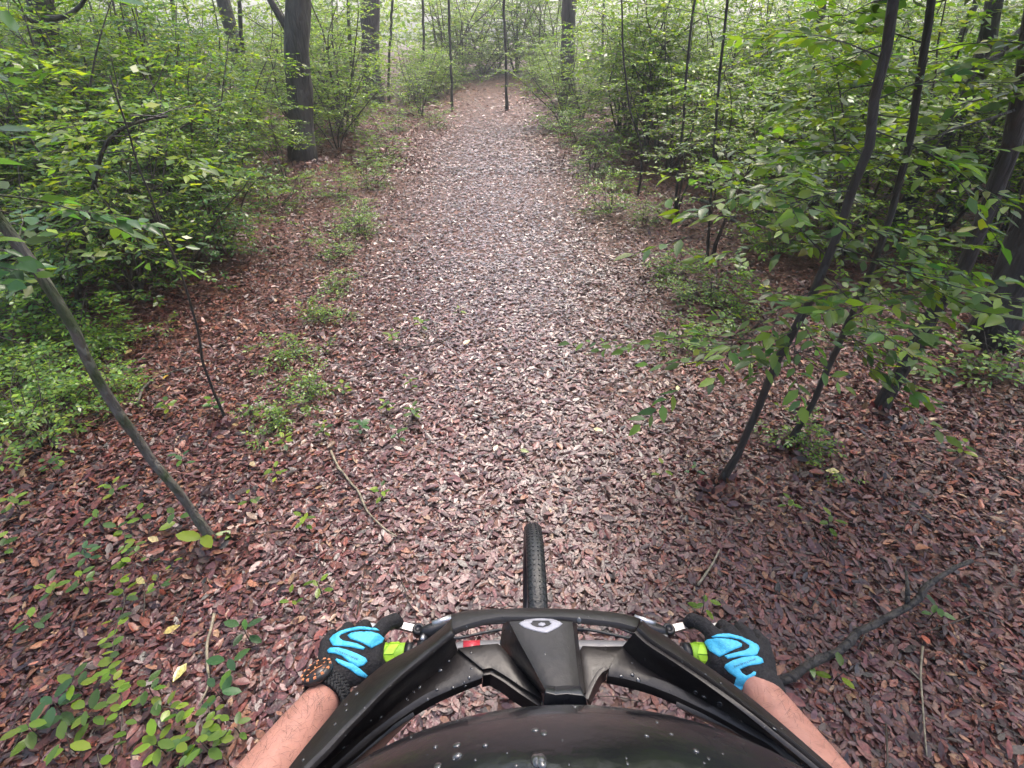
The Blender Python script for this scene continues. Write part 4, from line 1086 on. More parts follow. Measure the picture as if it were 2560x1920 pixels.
# brake levers, master cylinders, hoses
def brake(s):
    X = lambda x: BC + s * (x)
    piv = Vector((X(.216), .494, 1.052))
    lv = thing_part = MB()
    tipo = Vector((X(.292), .497, 1.047))
    bl = smooth_line([piv + Vector((0, 0, 0)), piv + Vector((s * .018, .004, .001)), piv + Vector((s * .04, .009, .001)), tipo + Vector((0, .004, 0)), tipo + Vector((s * .02, .010, -.002))], 16, 1)
    mb = MB()
    for i in range(len(bl) - 1): pass
    vs, fs = [], []
    for i, p in enumerate(bl):
        t = i / 15; w = .0062 - .0015 * t; h = .0035
        d = (bl[min(i + 1, 15)] - bl[max(i - 1, 0)]).normalized(); n = Vector((-d.y, d.x, 0))
        vs += [p - n * w - Vector((0, 0, h)), p + n * w - Vector((0, 0, h)), p + n * w + Vector((0, 0, h)), p - n * w + Vector((0, 0, h))]
    for i in range(15):
        for k in range(4): fs.append((i * 4 + k, i * 4 + (k + 1) % 4, i * 4 + 4 + (k + 1) % 4, i * 4 + 4 + k))
    fs += [(3, 2, 1, 0), (60, 61, 62, 63)]
    mb.add(vs, fs); lever = mb.build('brake_lever', M_SILVER, bike, smooth=False)
    mb = MB(); mb.lathe([(.0, -.007), (.0105, -.007), (.0105, .005), (.0085, .007), (.0055, .007), (.005, .004), (.0, .004)], Matrix.Translation(piv), 24); mb.build('pivot', M_BLACK_METAL, lever)
    bdy0 = piv + Vector((-s * .004, -.004, 0)); bdy1 = Vector((X(.155), .508, 1.056))
    by = tube_part('brake_body', smooth_line([bdy0, bdy0.lerp(bdy1, .3) + Vector((0, -.004, 0)), bdy0.lerp(bdy1, .75), bdy1], 10, 1), [.0075, .010, .0115, .012, .012, .012, .012, .0115, .0105, .009], M_BLACK_METAL)
    tube_part('reservoir_cap', [bdy0.lerp(bdy1, .35) + Vector((0, .002, .010)), bdy0.lerp(bdy1, .95) + Vector((0, .002, .010))], .0055, M_SILVER, by, 10)
    # bar clamp
    cx = X(.205); mb = MB(); mb.lathe([(.0135, -.007), (.019, -.007), (.019, .007), (.0135, .007)], Matrix.Translation((cx, BARY - .002, BARZ)) @ Matrix.Rotation(R(90), 4, 'Y'), 24); cl = mb.build('bar_clamp', M_BLACK_METAL, bike)
    tube_part('bolt', [(cx, BARY + .012, BARZ + .012), (cx, BARY + .020, BARZ + .012)], .004, M_SILVER, cl, 8)
    tube_part('bracket', [(cx, BARY + .012, BARZ), bdy0.lerp(bdy1, .12)], .008, M_BLACK_METAL, cl, 8)
    # hose and gear cable
    h = smooth_line([bdy0.lerp(bdy1, .5), Vector((X(.17), .482, 1.050)), Vector((X(.15), .476, 1.054)), Vector((X(.115), .4845, 1.056)), Vector((X(.075), .4935, 1.056)), Vector((X(.02), .505, 1.04)), Vector((X(-.03), .51, .98)), crn + Vector((0, .05, -.05))], 40, 2)
    tube_part('brake_hose', h, .0026, M_RUBBER, None, 8)
    tube_part('hose_fitting', [h[10], h[13]], .0044, M_BLACK_METAL, None, 8)
    sh = Vector((X(.165), .488, 1.04))
    tube_part('shifter', [Vector((X(.175), BARY, BARZ - .004)), sh], [.012, .016], M_BLACK_METAL)
    tube_part('gear_cable', smooth_line([sh, Vector((X(.13), .505, 1.05)), Vector((X(.06), .51, 1.05)), Vector((X(.0), .525, 1.03)), crn + Vector((s * .02, .04, 0))], 24, 3), .0022, M_RUBBER, None, 8)
brake(-1); brake(1)

# ================================================================== rider: one continuous body, clothing and gloves as children
def blob_mesh(name, caps, balls, voxel, smooth_it):
    """capsules ((p0, r0, p1, r1)) and ellipsoids fused into one smooth continuous surface"""
    mb = MB()
    for p0, r0, p1, r1 in caps:
        p0, p1 = Vector(p0), Vector(p1); n = 6
        mb.tube([p0.lerp(p1, i / n) for i in range(n + 1)], [r0 + (r1 - r0) * i / n for i in range(n + 1)], 18)
        mb.ball(p0, r0, 18, 11); mb.ball(p1, r1, 18, 11)
    for c, r in balls: mb.ball(c, r, 24, 15)
    me = mb.mesh(name)
    o = bpy.data.objects.new(name, me); COL.objects.link(o)
    m = o.modifiers.new('r', 'REMESH'); m.mode = 'VOXEL'; m.voxel_size = voxel
    s = o.modifiers.new('s', 'SMOOTH'); s.iterations = smooth_it; s.factor = .5
    apply_mods(o); me2 = o.data
    me2.polygons.foreach_set('use_smooth', [True] * len(me2.polygons))
    bpy.data.objects.remove(o); me2.name = name
    return me2
def chain(pts): return [(pts[i][0], pts[i][1], pts[i + 1][0], pts[i + 1][1]) for i in range(len(pts) - 1)]
HC = Vector((.035, -.055, 1.545))
rider = thing('person', 'rider in black and cyan gloves gripping the bike, bare hairy forearms, black helmet', 'person', (.06, -.25, 0))
WL, ML, EL_, SL = Vector((-.283, .388, 1.067)), Vector((-.312, .272, 1.112)), Vector((-.345, .12, 1.175)), Vector((-.125, -.06, 1.355))
WRt, MR, ER, SR = Vector((.382, .392, 1.067)), Vector((.391, .275, 1.112)), Vector((.405, .12, 1.175)), Vector((.225, -.06, 1.355))
hipL, hipR = Vector((-.04, -.30, .97)), Vector((.16, -.30, .97))
kneeL, kneeR = Vector((-.07, .13, .79)), Vector((.19, .09, .74))
ankL, ankR = Vector((-.065, .30, .47)), Vector((.195, -.06, .40))
body_caps = (chain([(WL + (WL - ML).normalized() * .02, .022), (WL, .0255), (ML.lerp(WL, .35), .034), (ML.lerp(EL_, .45), .043), (EL_, .043), (SL, .055)])
             + chain([(WRt + (WRt - MR).normalized() * .02, .022), (WRt, .0255), (MR.lerp(WRt, .35), .034), (MR.lerp(ER, .45), .043), (ER, .043), (SR, .055)])
             + chain([(SL, .06), (SR, .06)]) + chain([((.05, -.08, 1.33), .11), ((.05, -.17, 1.2), .115), ((.06, -.26, 1.06), .11), ((.06, -.30, 1.0), .12)])
             + chain([((.05, -.10, 1.36), .055), (HC + Vector((0, -.03, -.10)), .055)])
             + chain([(hipL, .085), (kneeL, .058), (ankL, .036)]) + chain([(hipR, .085), (kneeR, .058), (ankR, .036)])
             + chain([(ankL, .035), (ankL + Vector((0, .13, -.07)), .035)]) + chain([(ankR, .035), (ankR + Vector((0, .13, -.04)), .035)]))
body_balls = [(HC, (.078, .098, .115)), (HC + Vector((0, .035, -.075)), (.052, .055, .055)), (HC + Vector((0, .098, -.03)), (.014, .022, .024)),
              (HC + Vector((-.078, -.005, -.02)), (.01, .02, .03)), (HC + Vector((.078, -.005, -.02)), (.01, .02, .03)), (HC + Vector((0, .085, -.068)), (.024, .012, .009))]
body = link('body', blob_mesh('body', body_caps, body_balls, .006, 4), M_SKIN, rider)
# clothing
link('jersey', blob_mesh('jersey', chain([(SL.lerp(EL_, .62), .066), (SL, .072), (SR, .072), (SR.lerp(ER, .62), .066)]) + chain([((.05, -.08, 1.32), .125), ((.05, -.17, 1.2), .13), ((.06, -.27, 1.04), .128)]), [], .008, 4), M_JERSEY, rider)
link('shorts', blob_mesh('shorts', chain([(hipL.lerp(kneeL, .85), .078), (hipL, .105), (hipR, .105), (hipR.lerp(kneeR, .85), .078)]) + [((.06, -.28, 1.05), .126, (.06, -.31, .96), .13)], [], .008, 4), M_SHORTS, rider)
for a in (ankL + Vector((0, 0, 0)), ankR + Vector((0, 0, 0))):
    dz = -.07 if a is not ankR and a.x < 0 else -.04
    link('shoe', blob_mesh('shoe', chain([(a + Vector((0, -.03, -.03)), .045), (a + Vector((0, .07, dz)), .043), (a + Vector((0, .16, dz - .01)), .038)]), [], .007, 4), M_SHOE, rider)

# gloves: palm, four unequal curled fingers, forefinger on the brake lever, thumb under the grip
def glove(flip):
    f = lambda x, y, z: Vector((2 * BC - x, y, z)) if flip else Vector((x, y, z))
    W = f(-.281, .392, 1.069)
    cuff = f(-.282, .386, 1.071)
    mcp = [f(-.305, .460, 1.070), f(-.280, .470, 1.078), f(-.252, .474, 1.081), f(-.226, .470, 1.079)]
    mr = [.0125, .0135, .014, .0135]
    caps = chain([(cuff, .0262), (W, .0275)])
    for m, r in zip(mcp, mr):
        caps += chain([(W.lerp(m, .12) + Vector((0, 0, -.002)), .0205), (W.lerp(m, .6) + Vector((0, 0, .001)), .0175), (m, r)])
    # fingers round the grip: pinky, ring, middle
    for (m, dx, pip, dip, tip, r) in ((mcp[0], 0, (.481, 1.061), (.483, 1.036), (.468, 1.026), .0088), (mcp[1], 0, (.490, 1.065), (.495, 1.034), (.474, 1.023), .0098), (mcp[2], .002, (.493, 1.067), (.499, 1.034), (.476, 1.022), .0102)):
        x = m.x
        caps += chain([(m, r + .002), (Vector((x, pip[0], pip[1])), r + .0005), (Vector((x, dip[0], dip[1])), r), (Vector((x, tip[0], tip[1])), r - .001)])
    # forefinger reaches over the lever
    caps += chain([(mcp[3], .0125), (f(-.214, .489, 1.078), .0122), (f(-.202, .502, 1.070), .0115), (f(-.198, .505, 1.055), .0100)])
    # thumb leaves the side of the palm and closes under the grip
    caps += chain([(f(-.262, .410, 1.066), .019), (f(-.228, .430, 1.060), .0165), (f(-.208, .450, 1.036), .0122), (f(-.212, .474, 1.024), .0098)])
    caps += chain([(f(-.228, .462, 1.070), .0175), (f(-.226, .436, 1.064), .0165), (f(-.250, .415, 1.066), .019)])
    o = link('glove', blob_mesh('glove', caps, [(f(-.264, .438, 1.072), (.046, .038, .021))], .0018, 4), M_GLOVE, rider)
    return o
gl, gr = glove(False), glove(True)

def inset_decal(name, poly, bvh, h, m, parent, step=3.0, holes=(), smooth=True, nrm_avg=True):
    """a pad of thickness h lying on a surface; its outline was measured on the photograph"""
    def dens(pl):
        out = []
        for a, b in zip(pl, pl[1:] + pl[:1]):
            k = max(1, int((Vector(b) - Vector(a)).length / step))
            out += [(a[0] + (b[0] - a[0]) * i / k, a[1] + (b[1] - a[1]) * i / k) for i in range(k)]
        return out
    loops = [dens(list(poly))] + [dens(list(q)) for q in holes]
    def inside(p, pl):
        c = False; n = len(pl)
        for i in range(n):
            (x1, y1), (x2, y2) = pl[i], pl[(i + 1) % n]
            if (y1 > p[1]) != (y2 > p[1]) and p[0] < (x2 - x1) * (p[1] - y1) / (y2 - y1) + x1: c = not c
        return c
    pts, edges = [], []
    for lp in loops:
        o = len(pts); pts += lp; edges += [(o + i, o + (i + 1) % len(lp)) for i in range(len(lp))]
    x0, x1 = min(p[0] for p in loops[0]), max(p[0] for p in loops[0]); y0, y1 = min(p[1] for p in loops[0]), max(p[1] for p in loops[0])
    for x in np.arange(x0 + step, x1, step * 1.3):
        for y in np.arange(y0 + step, y1, step * 1.3):
            if inside((x, y), loops[0]) and not any(inside((x, y), q) for q in loops[1:]) and min((p[0] - x) ** 2 + (p[1] - y) ** 2 for lp in loops for p in lp) > (step * .7) ** 2: pts.append((x, y))
    v2, e2, f2, _, _, _ = delaunay_2d_cdt([Vector(p) for p in pts], edges, [], 0, 1e-4)
    fs = []
    for f in f2:
        c = (sum(v2[i][0] for i in f) / len(f), sum(v2[i][1] for i in f) / len(f))
        if inside(c, loops[0]) and not any(inside(c, q) for q in loops[1:]): fs.append(list(f))
    org = Vector((0, 0, CAM_H)); top, bot = [], []
    hits = [bvh.ray_cast(org, ray(p[0], p[1]).normalized()) for p in v2]
    ok = [i for i, q in enumerate(hits) if q[0] is not None and q[3] < 1.2]
    Amat = np.array([[1, p[0] - v2[0][0], p[1] - v2[0][1], (p[0] - v2[0][0]) ** 2, (p[1] - v2[0][1]) ** 2, (p[0] - v2[0][0]) * (p[1] - v2[0][1])] for p in v2]); Dz = np.array([q[3] if q[0] is not None else 0 for q in hits])
    use = np.array(ok)
    for _ in range(4):
        cf = np.linalg.lstsq(Amat[use], Dz[use], rcond=None)[0]; res = np.abs(Amat[use] @ cf - Dz[use]); use = use[res <= max(np.quantile(res, .85), 1e-4)]
    fit = Amat @ cf; lim = .003 if h > .001 else .0008
    for pi, p in enumerate(v2):
        d = ray(p[0], p[1]).normalized()
        hit, n, i, dist = hits[pi]
        if n is None: n = -d
        dd = min(max(dist if hit is not None else fit[pi], fit[pi] - lim), fit[pi] + lim)
        hit = org + d * dd
        if n.dot(d) > 0: n = -n
        n = (n - d * .35).normalized()
        top.append(hit + n * h); bot.append(hit - n * .0012)
    cnt = {}
    for f in fs:
        for a, b in zip(f, f[1:] + f[:1]):
            k = (min(a, b), max(a, b)); cnt[k] = cnt.get(k, []) + [(a, b)]
    N = len(top); vs = top + bot; F = [tuple(f) for f in fs]
    bedges = [v[0] for v in cnt.values() if len(v) == 1]
    bset = {i for e in bedges for i in e}
    for i in bset: vs[i] = top[i] * .75 + bot[i] * .25           # rounded rim
    F += [(b, a, a + N, b + N) for a, b in bedges]
    mb = MB(); mb.add(vs, F); me = mb.mesh(name, smooth)
    bm = bmesh.new(); bm.from_mesh(me); bmesh.ops.recalc_face_normals(bm, faces=bm.faces); bm.to_mesh(me); bm.free()
    return link(name, me, m, parent)
def PA(cx, cy): return (700 + cx / 3.3515, 1500 + cy / 3.3515)
def PB(cx, cy): return (1340 + cx / 3.0722, 1500 + cy / 3.0722)
def PC(cx, cy): return (1080 + cx / 4.148, 1460 + cy / 4.148)
def PD(cx, cy): return (720 + cx / 5.53, 1500 + cy / 5.53)      # close crop of the left hand
def PE(cx, cy): return (1640 + cx / 5.53, 1520 + cy / 5.53)     # close crop of the right hand
bl_ = bvh_world(gl); br_ = bvh_world(gr)
LP1 = [(1265, 425), (1220, 395), (1120, 378), (980, 368), (860, 390), (720, 430), (620, 485), (575, 540), (590, 585), (625, 632), (760, 640), (880, 655), (1040, 690), (1068, 660), (960, 605), (860, 580), (760, 565), (715, 530), (705, 510), (730, 480), (860, 430), (1000, 408), (1150, 415)]
LP2 = [(820, 490), (880, 455), (980, 438), (1150, 440), (1260, 470), (1330, 530), (1300, 590), (1150, 668), (1040, 600), (860, 535)]
LP3 = [(540, 700), (590, 660), (700, 658), (820, 690), (960, 745), (1070, 800), (1098, 850), (1050, 900), (960, 930), (890, 880), (850, 862), (740, 770), (640, 740), (560, 735)]
LP4 = [(650, 830), (680, 810), (840, 868), (900, 880), (1000, 955), (1105, 1045), (1070, 1075), (960, 1040), (850, 960), (700, 880)]
for q in (LP1, LP2, LP3, LP4): inset_decal('pad', [PD(*p) for p in q], bl_, .0017, M_PAD, gl)
RP1 = [(765, 395), (850, 365), (1010, 352), (1160, 395), (1300, 450), (1410, 515), (1430, 560), (1400, 640), (1350, 660), (1150, 672), (990, 705), (945, 662), (1060, 625), (1230, 585), (1290, 550), (1290, 515), (1170, 440), (1020, 410), (900, 405), (790, 412)]
RP2 = [(672, 475), (710, 435), (840, 418), (960, 425), (1120, 455), (1190, 500), (1185, 535), (1080, 575), (875, 678), (740, 590)]
RP3 = [(945, 820), (960, 780), (1060, 725), (1200, 680), (1400, 660), (1470, 705), (1485, 755), (1440, 775), (1280, 800), (1160, 850), (1190, 900), (1250, 935), (1310, 910), (1350, 875), (1385, 890), (1380, 930), (1270, 1010), (1160, 1172), (1070, 1090), (1110, 960), (1000, 885)]
for q in (RP1, RP2, RP3): inset_decal('pad', [PE(*p) for p in q], br_, .0017, M_PAD, gr)
# thin groove panel lines on the diamond pads
def text_on(txt, p0, p1, size, bvh, m, parent, h=.0003):
    cu = bpy.data.curves.new('t', 'FONT'); cu.body = txt; cu.size = 1; cu.align_x = 'CENTER'; cu.resolution_u = 2
    to = bpy.data.objects.new('t', cu); COL.objects.link(to)
    dg = bpy.context.evaluated_depsgraph_get(); me = bpy.data.meshes.new_from_object(to.evaluated_get(dg)); bpy.data.objects.remove(to)
    c = Vector(((p0[0] + p1[0]) / 2, (p0[1] + p1[1]) / 2)); dx = (Vector(p1) - Vector(p0)); L = dx.length; dx.normalize(); dy = Vector((dx.y, -dx.x))
    w = max(v.co.x for v in me.vertices) - min(v.co.x for v in me.vertices); k = L / w
    org = Vector((0, 0, CAM_H))
    for v in me.vertices:
        q = c + dx * v.co.x * k + dy * v.co.y * size
        d = ray(q.x, q.y).normalized(); hit, n, i, dist = bvh.ray_cast(org, d)
        if hit is None: hit = org + d * .8; n = -d
        v.co = hit - d * h
    return link('lettering', me, m, parent)
for g, p, a, b in ((gl, LP3, PD(645, 700), PD(965, 835)), (gr, RP3, PE(1080, 825), PE(1385, 715))):
    pads = [c for c in g.children if c.name.startswith('pad')]
    text_on('SIXSIXONE', a, b, 6.5, bvh_world(pads[2]), M_INK, g, .0004)

# forearm hair
def arm_hair(W, M, E, n, seed, name='arm_hair'):
    rng = np.random.default_rng(seed)
    axis = [(W, .0255), (M.lerp(W, .35), .034), (M.lerp(E, .45), .043), (E, .043)]
    vs, fs = [], []
    for i in range(n):
        t = rng.uniform(.12, 1) * 2.999; k = int(t); f = t - k
        c = axis[k][0].lerp(axis[k + 1][0], f); r = axis[k][1] * (1 - f) + axis[k + 1][1] * f - .001
        ax = (axis[k + 1][0] - axis[k][0]).normalized()
        a = ax.cross(Vector((0, 0, 1))).normalized(); b = a.cross(ax).normalized()
        if b.z < 0: b = -b
        th = rng.normal(math.pi / 2, .8); nr = (a * math.cos(th) + b * math.sin(th)); tg = nr.cross(ax)
        sd = 1 if (math.cos(th) > 0) else -1
        ln = rng.uniform(.008, .018); d = (-ax * rng.uniform(-.3, .9) + tg * rng.normal(0, .8) + nr * .25).normalized()
        p = c + nr * r; q = p + d * ln * .5 + nr * .0016; e = p + d * ln + tg * rng.normal(0, .003) + nr * .0006
        w = rng.uniform(.00008, .00016); sw = nr.cross(d).normalized() * w
        o = len(vs); vs += [p - sw, p + sw, q - sw, q + sw, e]
        fs += [(o, o + 1, o + 3, o + 2), (o + 2, o + 3, o + 4)]
    mb = MB(); mb.add(vs, fs); o = mb.build(name, M_HAIR, rider); o['kind'] = 'stuff'
arm_hair(WL, ML, EL_, 620, 3); arm_hair(WRt, MR, ER, 380, 4)

# ================================================================== watch on the left wrist
wax = (WL - ML).normalized(); wc = WL.lerp(ML, .03)
watch = thing('wrist_watch', 'black wrist watch with orange markers and braided black strap on the left wrist', 'watch', wc)
e1 = wax.cross(Vector((0, 0, 1))).normalized()
if e1.x > 0: e1 = -e1
e2 = e1.cross(wax).normalized()
if e2.z < 0: e2 = -e2
fn = (e1 * .42 + e2 * .9).normalized()            # where the face points
thf = math.atan2(fn.dot(e2), fn.dot(e1))
mb = MB(); NS = 34; rw = .0315
for i in range(NS):
    th = 2 * math.pi * i / NS
    if abs((th - thf + math.pi) % (2 * math.pi) - math.pi) < .45: continue
    nr = e1 * math.cos(th) + e2 * math.sin(th); tg = -e1 * math.sin(th) + e2 * math.cos(th)
    for j, off in enumerate((-.0088, -.003, .003, .0088)):
        dth = .5 * (j % 2) * 2 * math.pi / NS
        nn = e1 * math.cos(th + dth) + e2 * math.sin(th + dth); t2 = -e1 * math.sin(th + dth) + e2 * math.cos(th + dth)
        m3 = Matrix(((wax * .85 + t2 * .5 * (1 if j % 2 else -1)).normalized(), t2, nn)).transposed()
        o = len(mb.v); mb.ball((0, 0, 0), (.0052, .0031, .0024), 8, 6)
        cpos = wc + nn * (rw + .0005) + wax * off
        for q in range(o, len(mb.v)): mb.v[q] = tuple(cpos + m3 @ Vector(mb.v[q]))
strap = mb.build('strap', M_CORD, watch)
mb = MB(); mb.tube([wc + (e1 * math.cos(2 * math.pi * i / 40) + e2 * math.sin(2 * math.pi * i / 40)) * (rw - .0022) for i in range(41)], .0022, 6, caps=False)
mb.build('strap_lining', M_CORD, watch)
xx = wax.cross(fn).normalized(); fm = Matrix((xx, fn.cross(xx).normalized(), fn)).transposed().to_4x4(); fm.translation = wc + fn * (rw - .0015); fm = fm @ Matrix.Scale(1.15, 4)
mb = MB(); mb.lathe([(.0, 0), (.0185, 0), (.0205, .003), (.0205, .008), (.0185, .0105), (.0165, .0115), (.0158, .0105), (.0, .0105)], fm, 48); case = mb.build('case', M_WATCH, watch)
mb = MB(); mb.lathe([(.0, .0106), (.0152, .0106), (.0152, .0109), (.0, .0109)], fm, 40); mb.build('dial', M_DIAL, case)
for i in range(12):
    a = 2 * math.pi * i / 12; mb = MB()
    m = fm @ Matrix.Rotation(a, 4, 'Z') @ Matrix.Translation((.0186, 0, .0100))
    mb.box((0, 0, 0), (.0014, .0017, .0012)); mb.v = [tuple(m @ Vector(v)) for v in mb.v]; mb.build('bezel_marker', M_ORANGE, case, smooth=False)
for i in range(6):
    a = 2 * math.pi * i / 6; mb = MB()
    m = fm @ Matrix.Rotation(a, 4, 'Z') @ Matrix.Translation((.0122, 0, .0112))
    mb.box((0, 0, 0), (.0015, .0006, .0003)); mb.v = [tuple(m @ Vector(v)) for v in mb.v]; mb.build('hour_marker', M_ORANGE, case, smooth=False)
for a, l, w in ((.6, .0085, .0007), (2.5, .006, .0008), (4.2, .009, .0003)):
    mb = MB(); m = fm @ Matrix.Rotation(a, 4, 'Z') @ Matrix.Translation((l / 2, 0, .0118)); mb.box((0, 0, 0), (l / 2, w, .0002)); mb.v = [tuple(m @ Vector(v)) for v in mb.v]; mb.build('watch_hand', M_ORANGE, case, smooth=False)
mb = MB(); mb.tube([fm @ Vector((-.0205, .0, .005)), fm @ Vector((-.0245, 0, .005))], .0024, 10); mb.build('crown_knob', M_WATCH, case)

# ================================================================== helmet
helmet = thing('bicycle_helmet', 'wet black bicycle helmet with a vented peak and a grey shield emblem', 'helmet', HC)
def V(p, z): return at_z(p[0], p[1], CAM_H + z)
def VA(pts, z, dz=0): return [V(PA(*p), z + dz * i / max(1, len(pts) - 1)) for i, p in enumerate(pts)]
def VBm(pts, z, dz=0): return [V(PB(*p), z + dz * i / max(1, len(pts) - 1)) for i, p in enumerate(pts)]
def VCm(pts, z, dz=0): return [V(PC(*p), z + dz * i / max(1, len(pts) - 1)) for i, p in enumerate(pts)]
def sheet(mb, rows, n=28, sm=1): mb.grid([smooth_line(r, n, sm) for r in rows], n)
vis = MB()
# left wing: outer edge, ridge, groove, lip
oL = [(1440, 150), (1400, 200), (1180, 370), (900, 510), (740, 640), (560, 800), (400, 1000), (230, 1200), (70, 1408), (-90, 1640)]
rL = [(1445, 275), (1380, 325), (1240, 440), (1000, 640), (850, 780), (700, 940), (540, 1100), (400, 1260), (240, 1408), (60, 1640)]
vL = [(1490, 425), (1340, 590), (1160, 720), (1000, 860), (850, 1000), (700, 1115), (540, 1240), (450, 1320), (360, 1408), (150, 1630)]
uL = [(1700, 600), (1500, 665), (1230, 780), (1000, 930), (850, 1045), (700, 1160), (560, 1290), (430, 1408), (210, 1620)]
lL = [(1690, 705), (1480, 790), (1300, 870), (1150, 960), (1000, 1060), (900, 1130), (720, 1270), (550, 1408), (320, 1610)]
DZ = -.012
sheet(vis, [VA([(p[0] - 2, p[1] + 14) for p in oL], -.300, DZ), VA(oL, -.291, DZ), VA([(a[0] * .5 + b[0] * .5, a[1] * .5 + b[1] * .5) for a, b in zip(oL, rL)], -.281, DZ), VA(rL, -.274, DZ)])
sheet(vis, [VA(rL, -.274, DZ), VA([(a[0] * .8 + b[0] * .2, a[1] * .8 + b[1] * .2) for a, b in zip(rL, vL)], -.277, DZ), VA(vL, -.2918, DZ)])
sheet(vis, [VA(vL, -.2918, DZ), VA([(a[0] * .4 + b[0] * .6, a[1] * .4 + b[1] * .6) for a, b in zip(vL, uL)], -.2905, DZ), VA(uL, -.2895, DZ), VA([(a[0] * .5 + b[0] * .5, a[1] * .5 + b[1] * .5) for a, b in zip(uL, lL)], -.2905, DZ), VA(lL, -.2945, DZ)])
# floor between the front vent, the spine and the rear vent (left)
def floor(c1, c2, c3, fn):
    c1, c2, c3 = resample(fn(c1, -.2914), 16), resample(fn(c2, -.2897), 16), resample(fn(c3, -.2985), 16)
    vis.grid([c1, [a.lerp(b, .5) for a, b in zip(c1, c2)], c2], 16)
    vis.grid([c2, [a.lerp(b, .5) + Vector((0, .0008, .0006)) for a, b in zip(c2, c3)], c3], 16)
floor([(1490, 425), (1660, 400), (1832, 385), (2000, 580), (2178, 785)], [(1700, 600), (1770, 588), (1880, 650), (2020, 750), (2190, 860)], [(1690, 705), (1760, 690), (1860, 745), (1990, 840), (2190, 960)], VA)
# right wing
oR = [(800, 175), (860, 245), (1000, 305), (1120, 410), (1300, 530), (1520, 690), (1700, 830), (1900, 1000), (2145, 1215), (2320, 1370)]
rR = [(770, 235), (840, 310), (965, 390), (1100, 475), (1280, 595), (1500, 750), (1690, 895), (1880, 1050), (2110, 1235), (2270, 1375)]
vR = [(670, 355), (790, 480), (930, 570), (1100, 665), (1300, 775), (1480, 865), (1660, 955), (1830, 1050), (2030, 1225), (2200, 1375)]
uR = [(555, 530), (640, 535), (800, 580), (1000, 648), (1150, 725), (1300, 808), (1500, 905), (1750, 1020), (1980, 1220), (2140, 1375)]
lR = [(540, 612), (700, 650), (900, 705), (1100, 790), (1300, 880), (1500, 960), (1700, 1080), (1850, 1180), (1980, 1290), (2060, 1375)]
sheet(vis, [VBm([(p[0] + 2, p[1] + 14) for p in oR], -.300, DZ), VBm(oR, -.291, DZ), VBm([(a[0] * .5 + b[0] * .5, a[1] * .5 + b[1] * .5) for a, b in zip(oR, rR)], -.279, DZ), VBm(rR, -.274, DZ)])
sheet(vis, [VBm(rR, -.274, DZ), VBm([(a[0] * .8 + b[0] * .2, a[1] * .8 + b[1] * .2) for a, b in zip(rR, vR)], -.277, DZ), VBm(vR, -.2918, DZ)])
sheet(vis, [VBm(vR, -.2918, DZ), VBm([(a[0] * .3 + b[0] * .7, a[1] * .3 + b[1] * .7) for a, b in zip(vR, uR)], -.2903, DZ), VBm(uR, -.2895, DZ), VBm([(a[0] * .5 + b[0] * .5, a[1] * .5 + b[1] * .5) for a, b in zip(uR, lR)], -.2905, DZ), VBm(lR, -.2945, DZ)])
floor([(670, 355), (500, 358), (335, 352), (345, 520), (362, 720)], [(555, 530), (510, 555), (475, 600), (440, 665), (400, 765)], [(540, 612), (505, 640), (478, 690), (450, 740), (420, 810)], VBm)
# front rim
fr = VA([(1440, 150), (1560, 120), (1780, 106), (2000, 104), (2200, 104)], -.2885) + VBm([(60, 92), (300, 100), (560, 118), (700, 140), (800, 175)], -.2885)
ir = VA([(1440, 255), (1560, 215), (1700, 178), (1850, 152)], -.281) + VBm([(-20, 140), (180, 140), (345, 152), (500, 168), (640, 186), (770, 222)], -.281)
ir2 = [p + Vector((0, -.0012, -.0012)) for p in ir]
fr2 = [p + Vector((0, .0006, -.004)) for p in fr]
vis.grid([fr2, fr, [a.lerp(b, .35) + Vector((0, 0, .002)) for a, b in zip(resample(fr, 11), resample(ir, 11))], ir, ir2], 40)
# under-lip showing ahead of the rim
lip = VA([(1760, 112), (1900, 92), (2050, 80), (2212, 88)], -.292) + VBm([(0, 86), (100, 90), (260, 102)], -.292)
vis.tube(smooth_line(lip, 24, 1), .0011, 6)
# spine
sl_ = VCm([(800, 390), (905, 600), (1020, 810), (1180, 1112)], -.2775, .014); sr_ = VCm([(1455, 390), (1480, 600), (1500, 810), (1535, 1112)], -.2775, .014)
bl0 = VCm([(735, 410), (700, 640), (850, 850), (1120, 1130)], -.296, .004); br0 = VCm([(1500, 410), (1525, 640), (1560, 850), (1590, 1130)], -.296, .004)
mid = [a.lerp(b, .5) + Vector((0, 0, .0012)) for a, b in zip(sl_, sr_)]
vis.grid([bl0, [a.lerp(b, .85) for a, b in zip(bl0, sl_)], sl_, [a.lerp(b, .5) + Vector((0, 0, .0005)) for a, b in zip(sl_, mid)], mid, [a.lerp(b, .5) + Vector((0, 0, .0005)) for a, b in zip(mid, sr_)], sr_, [a.lerp(b, .85) for a, b in zip(br0, sr_)], br0], 20)
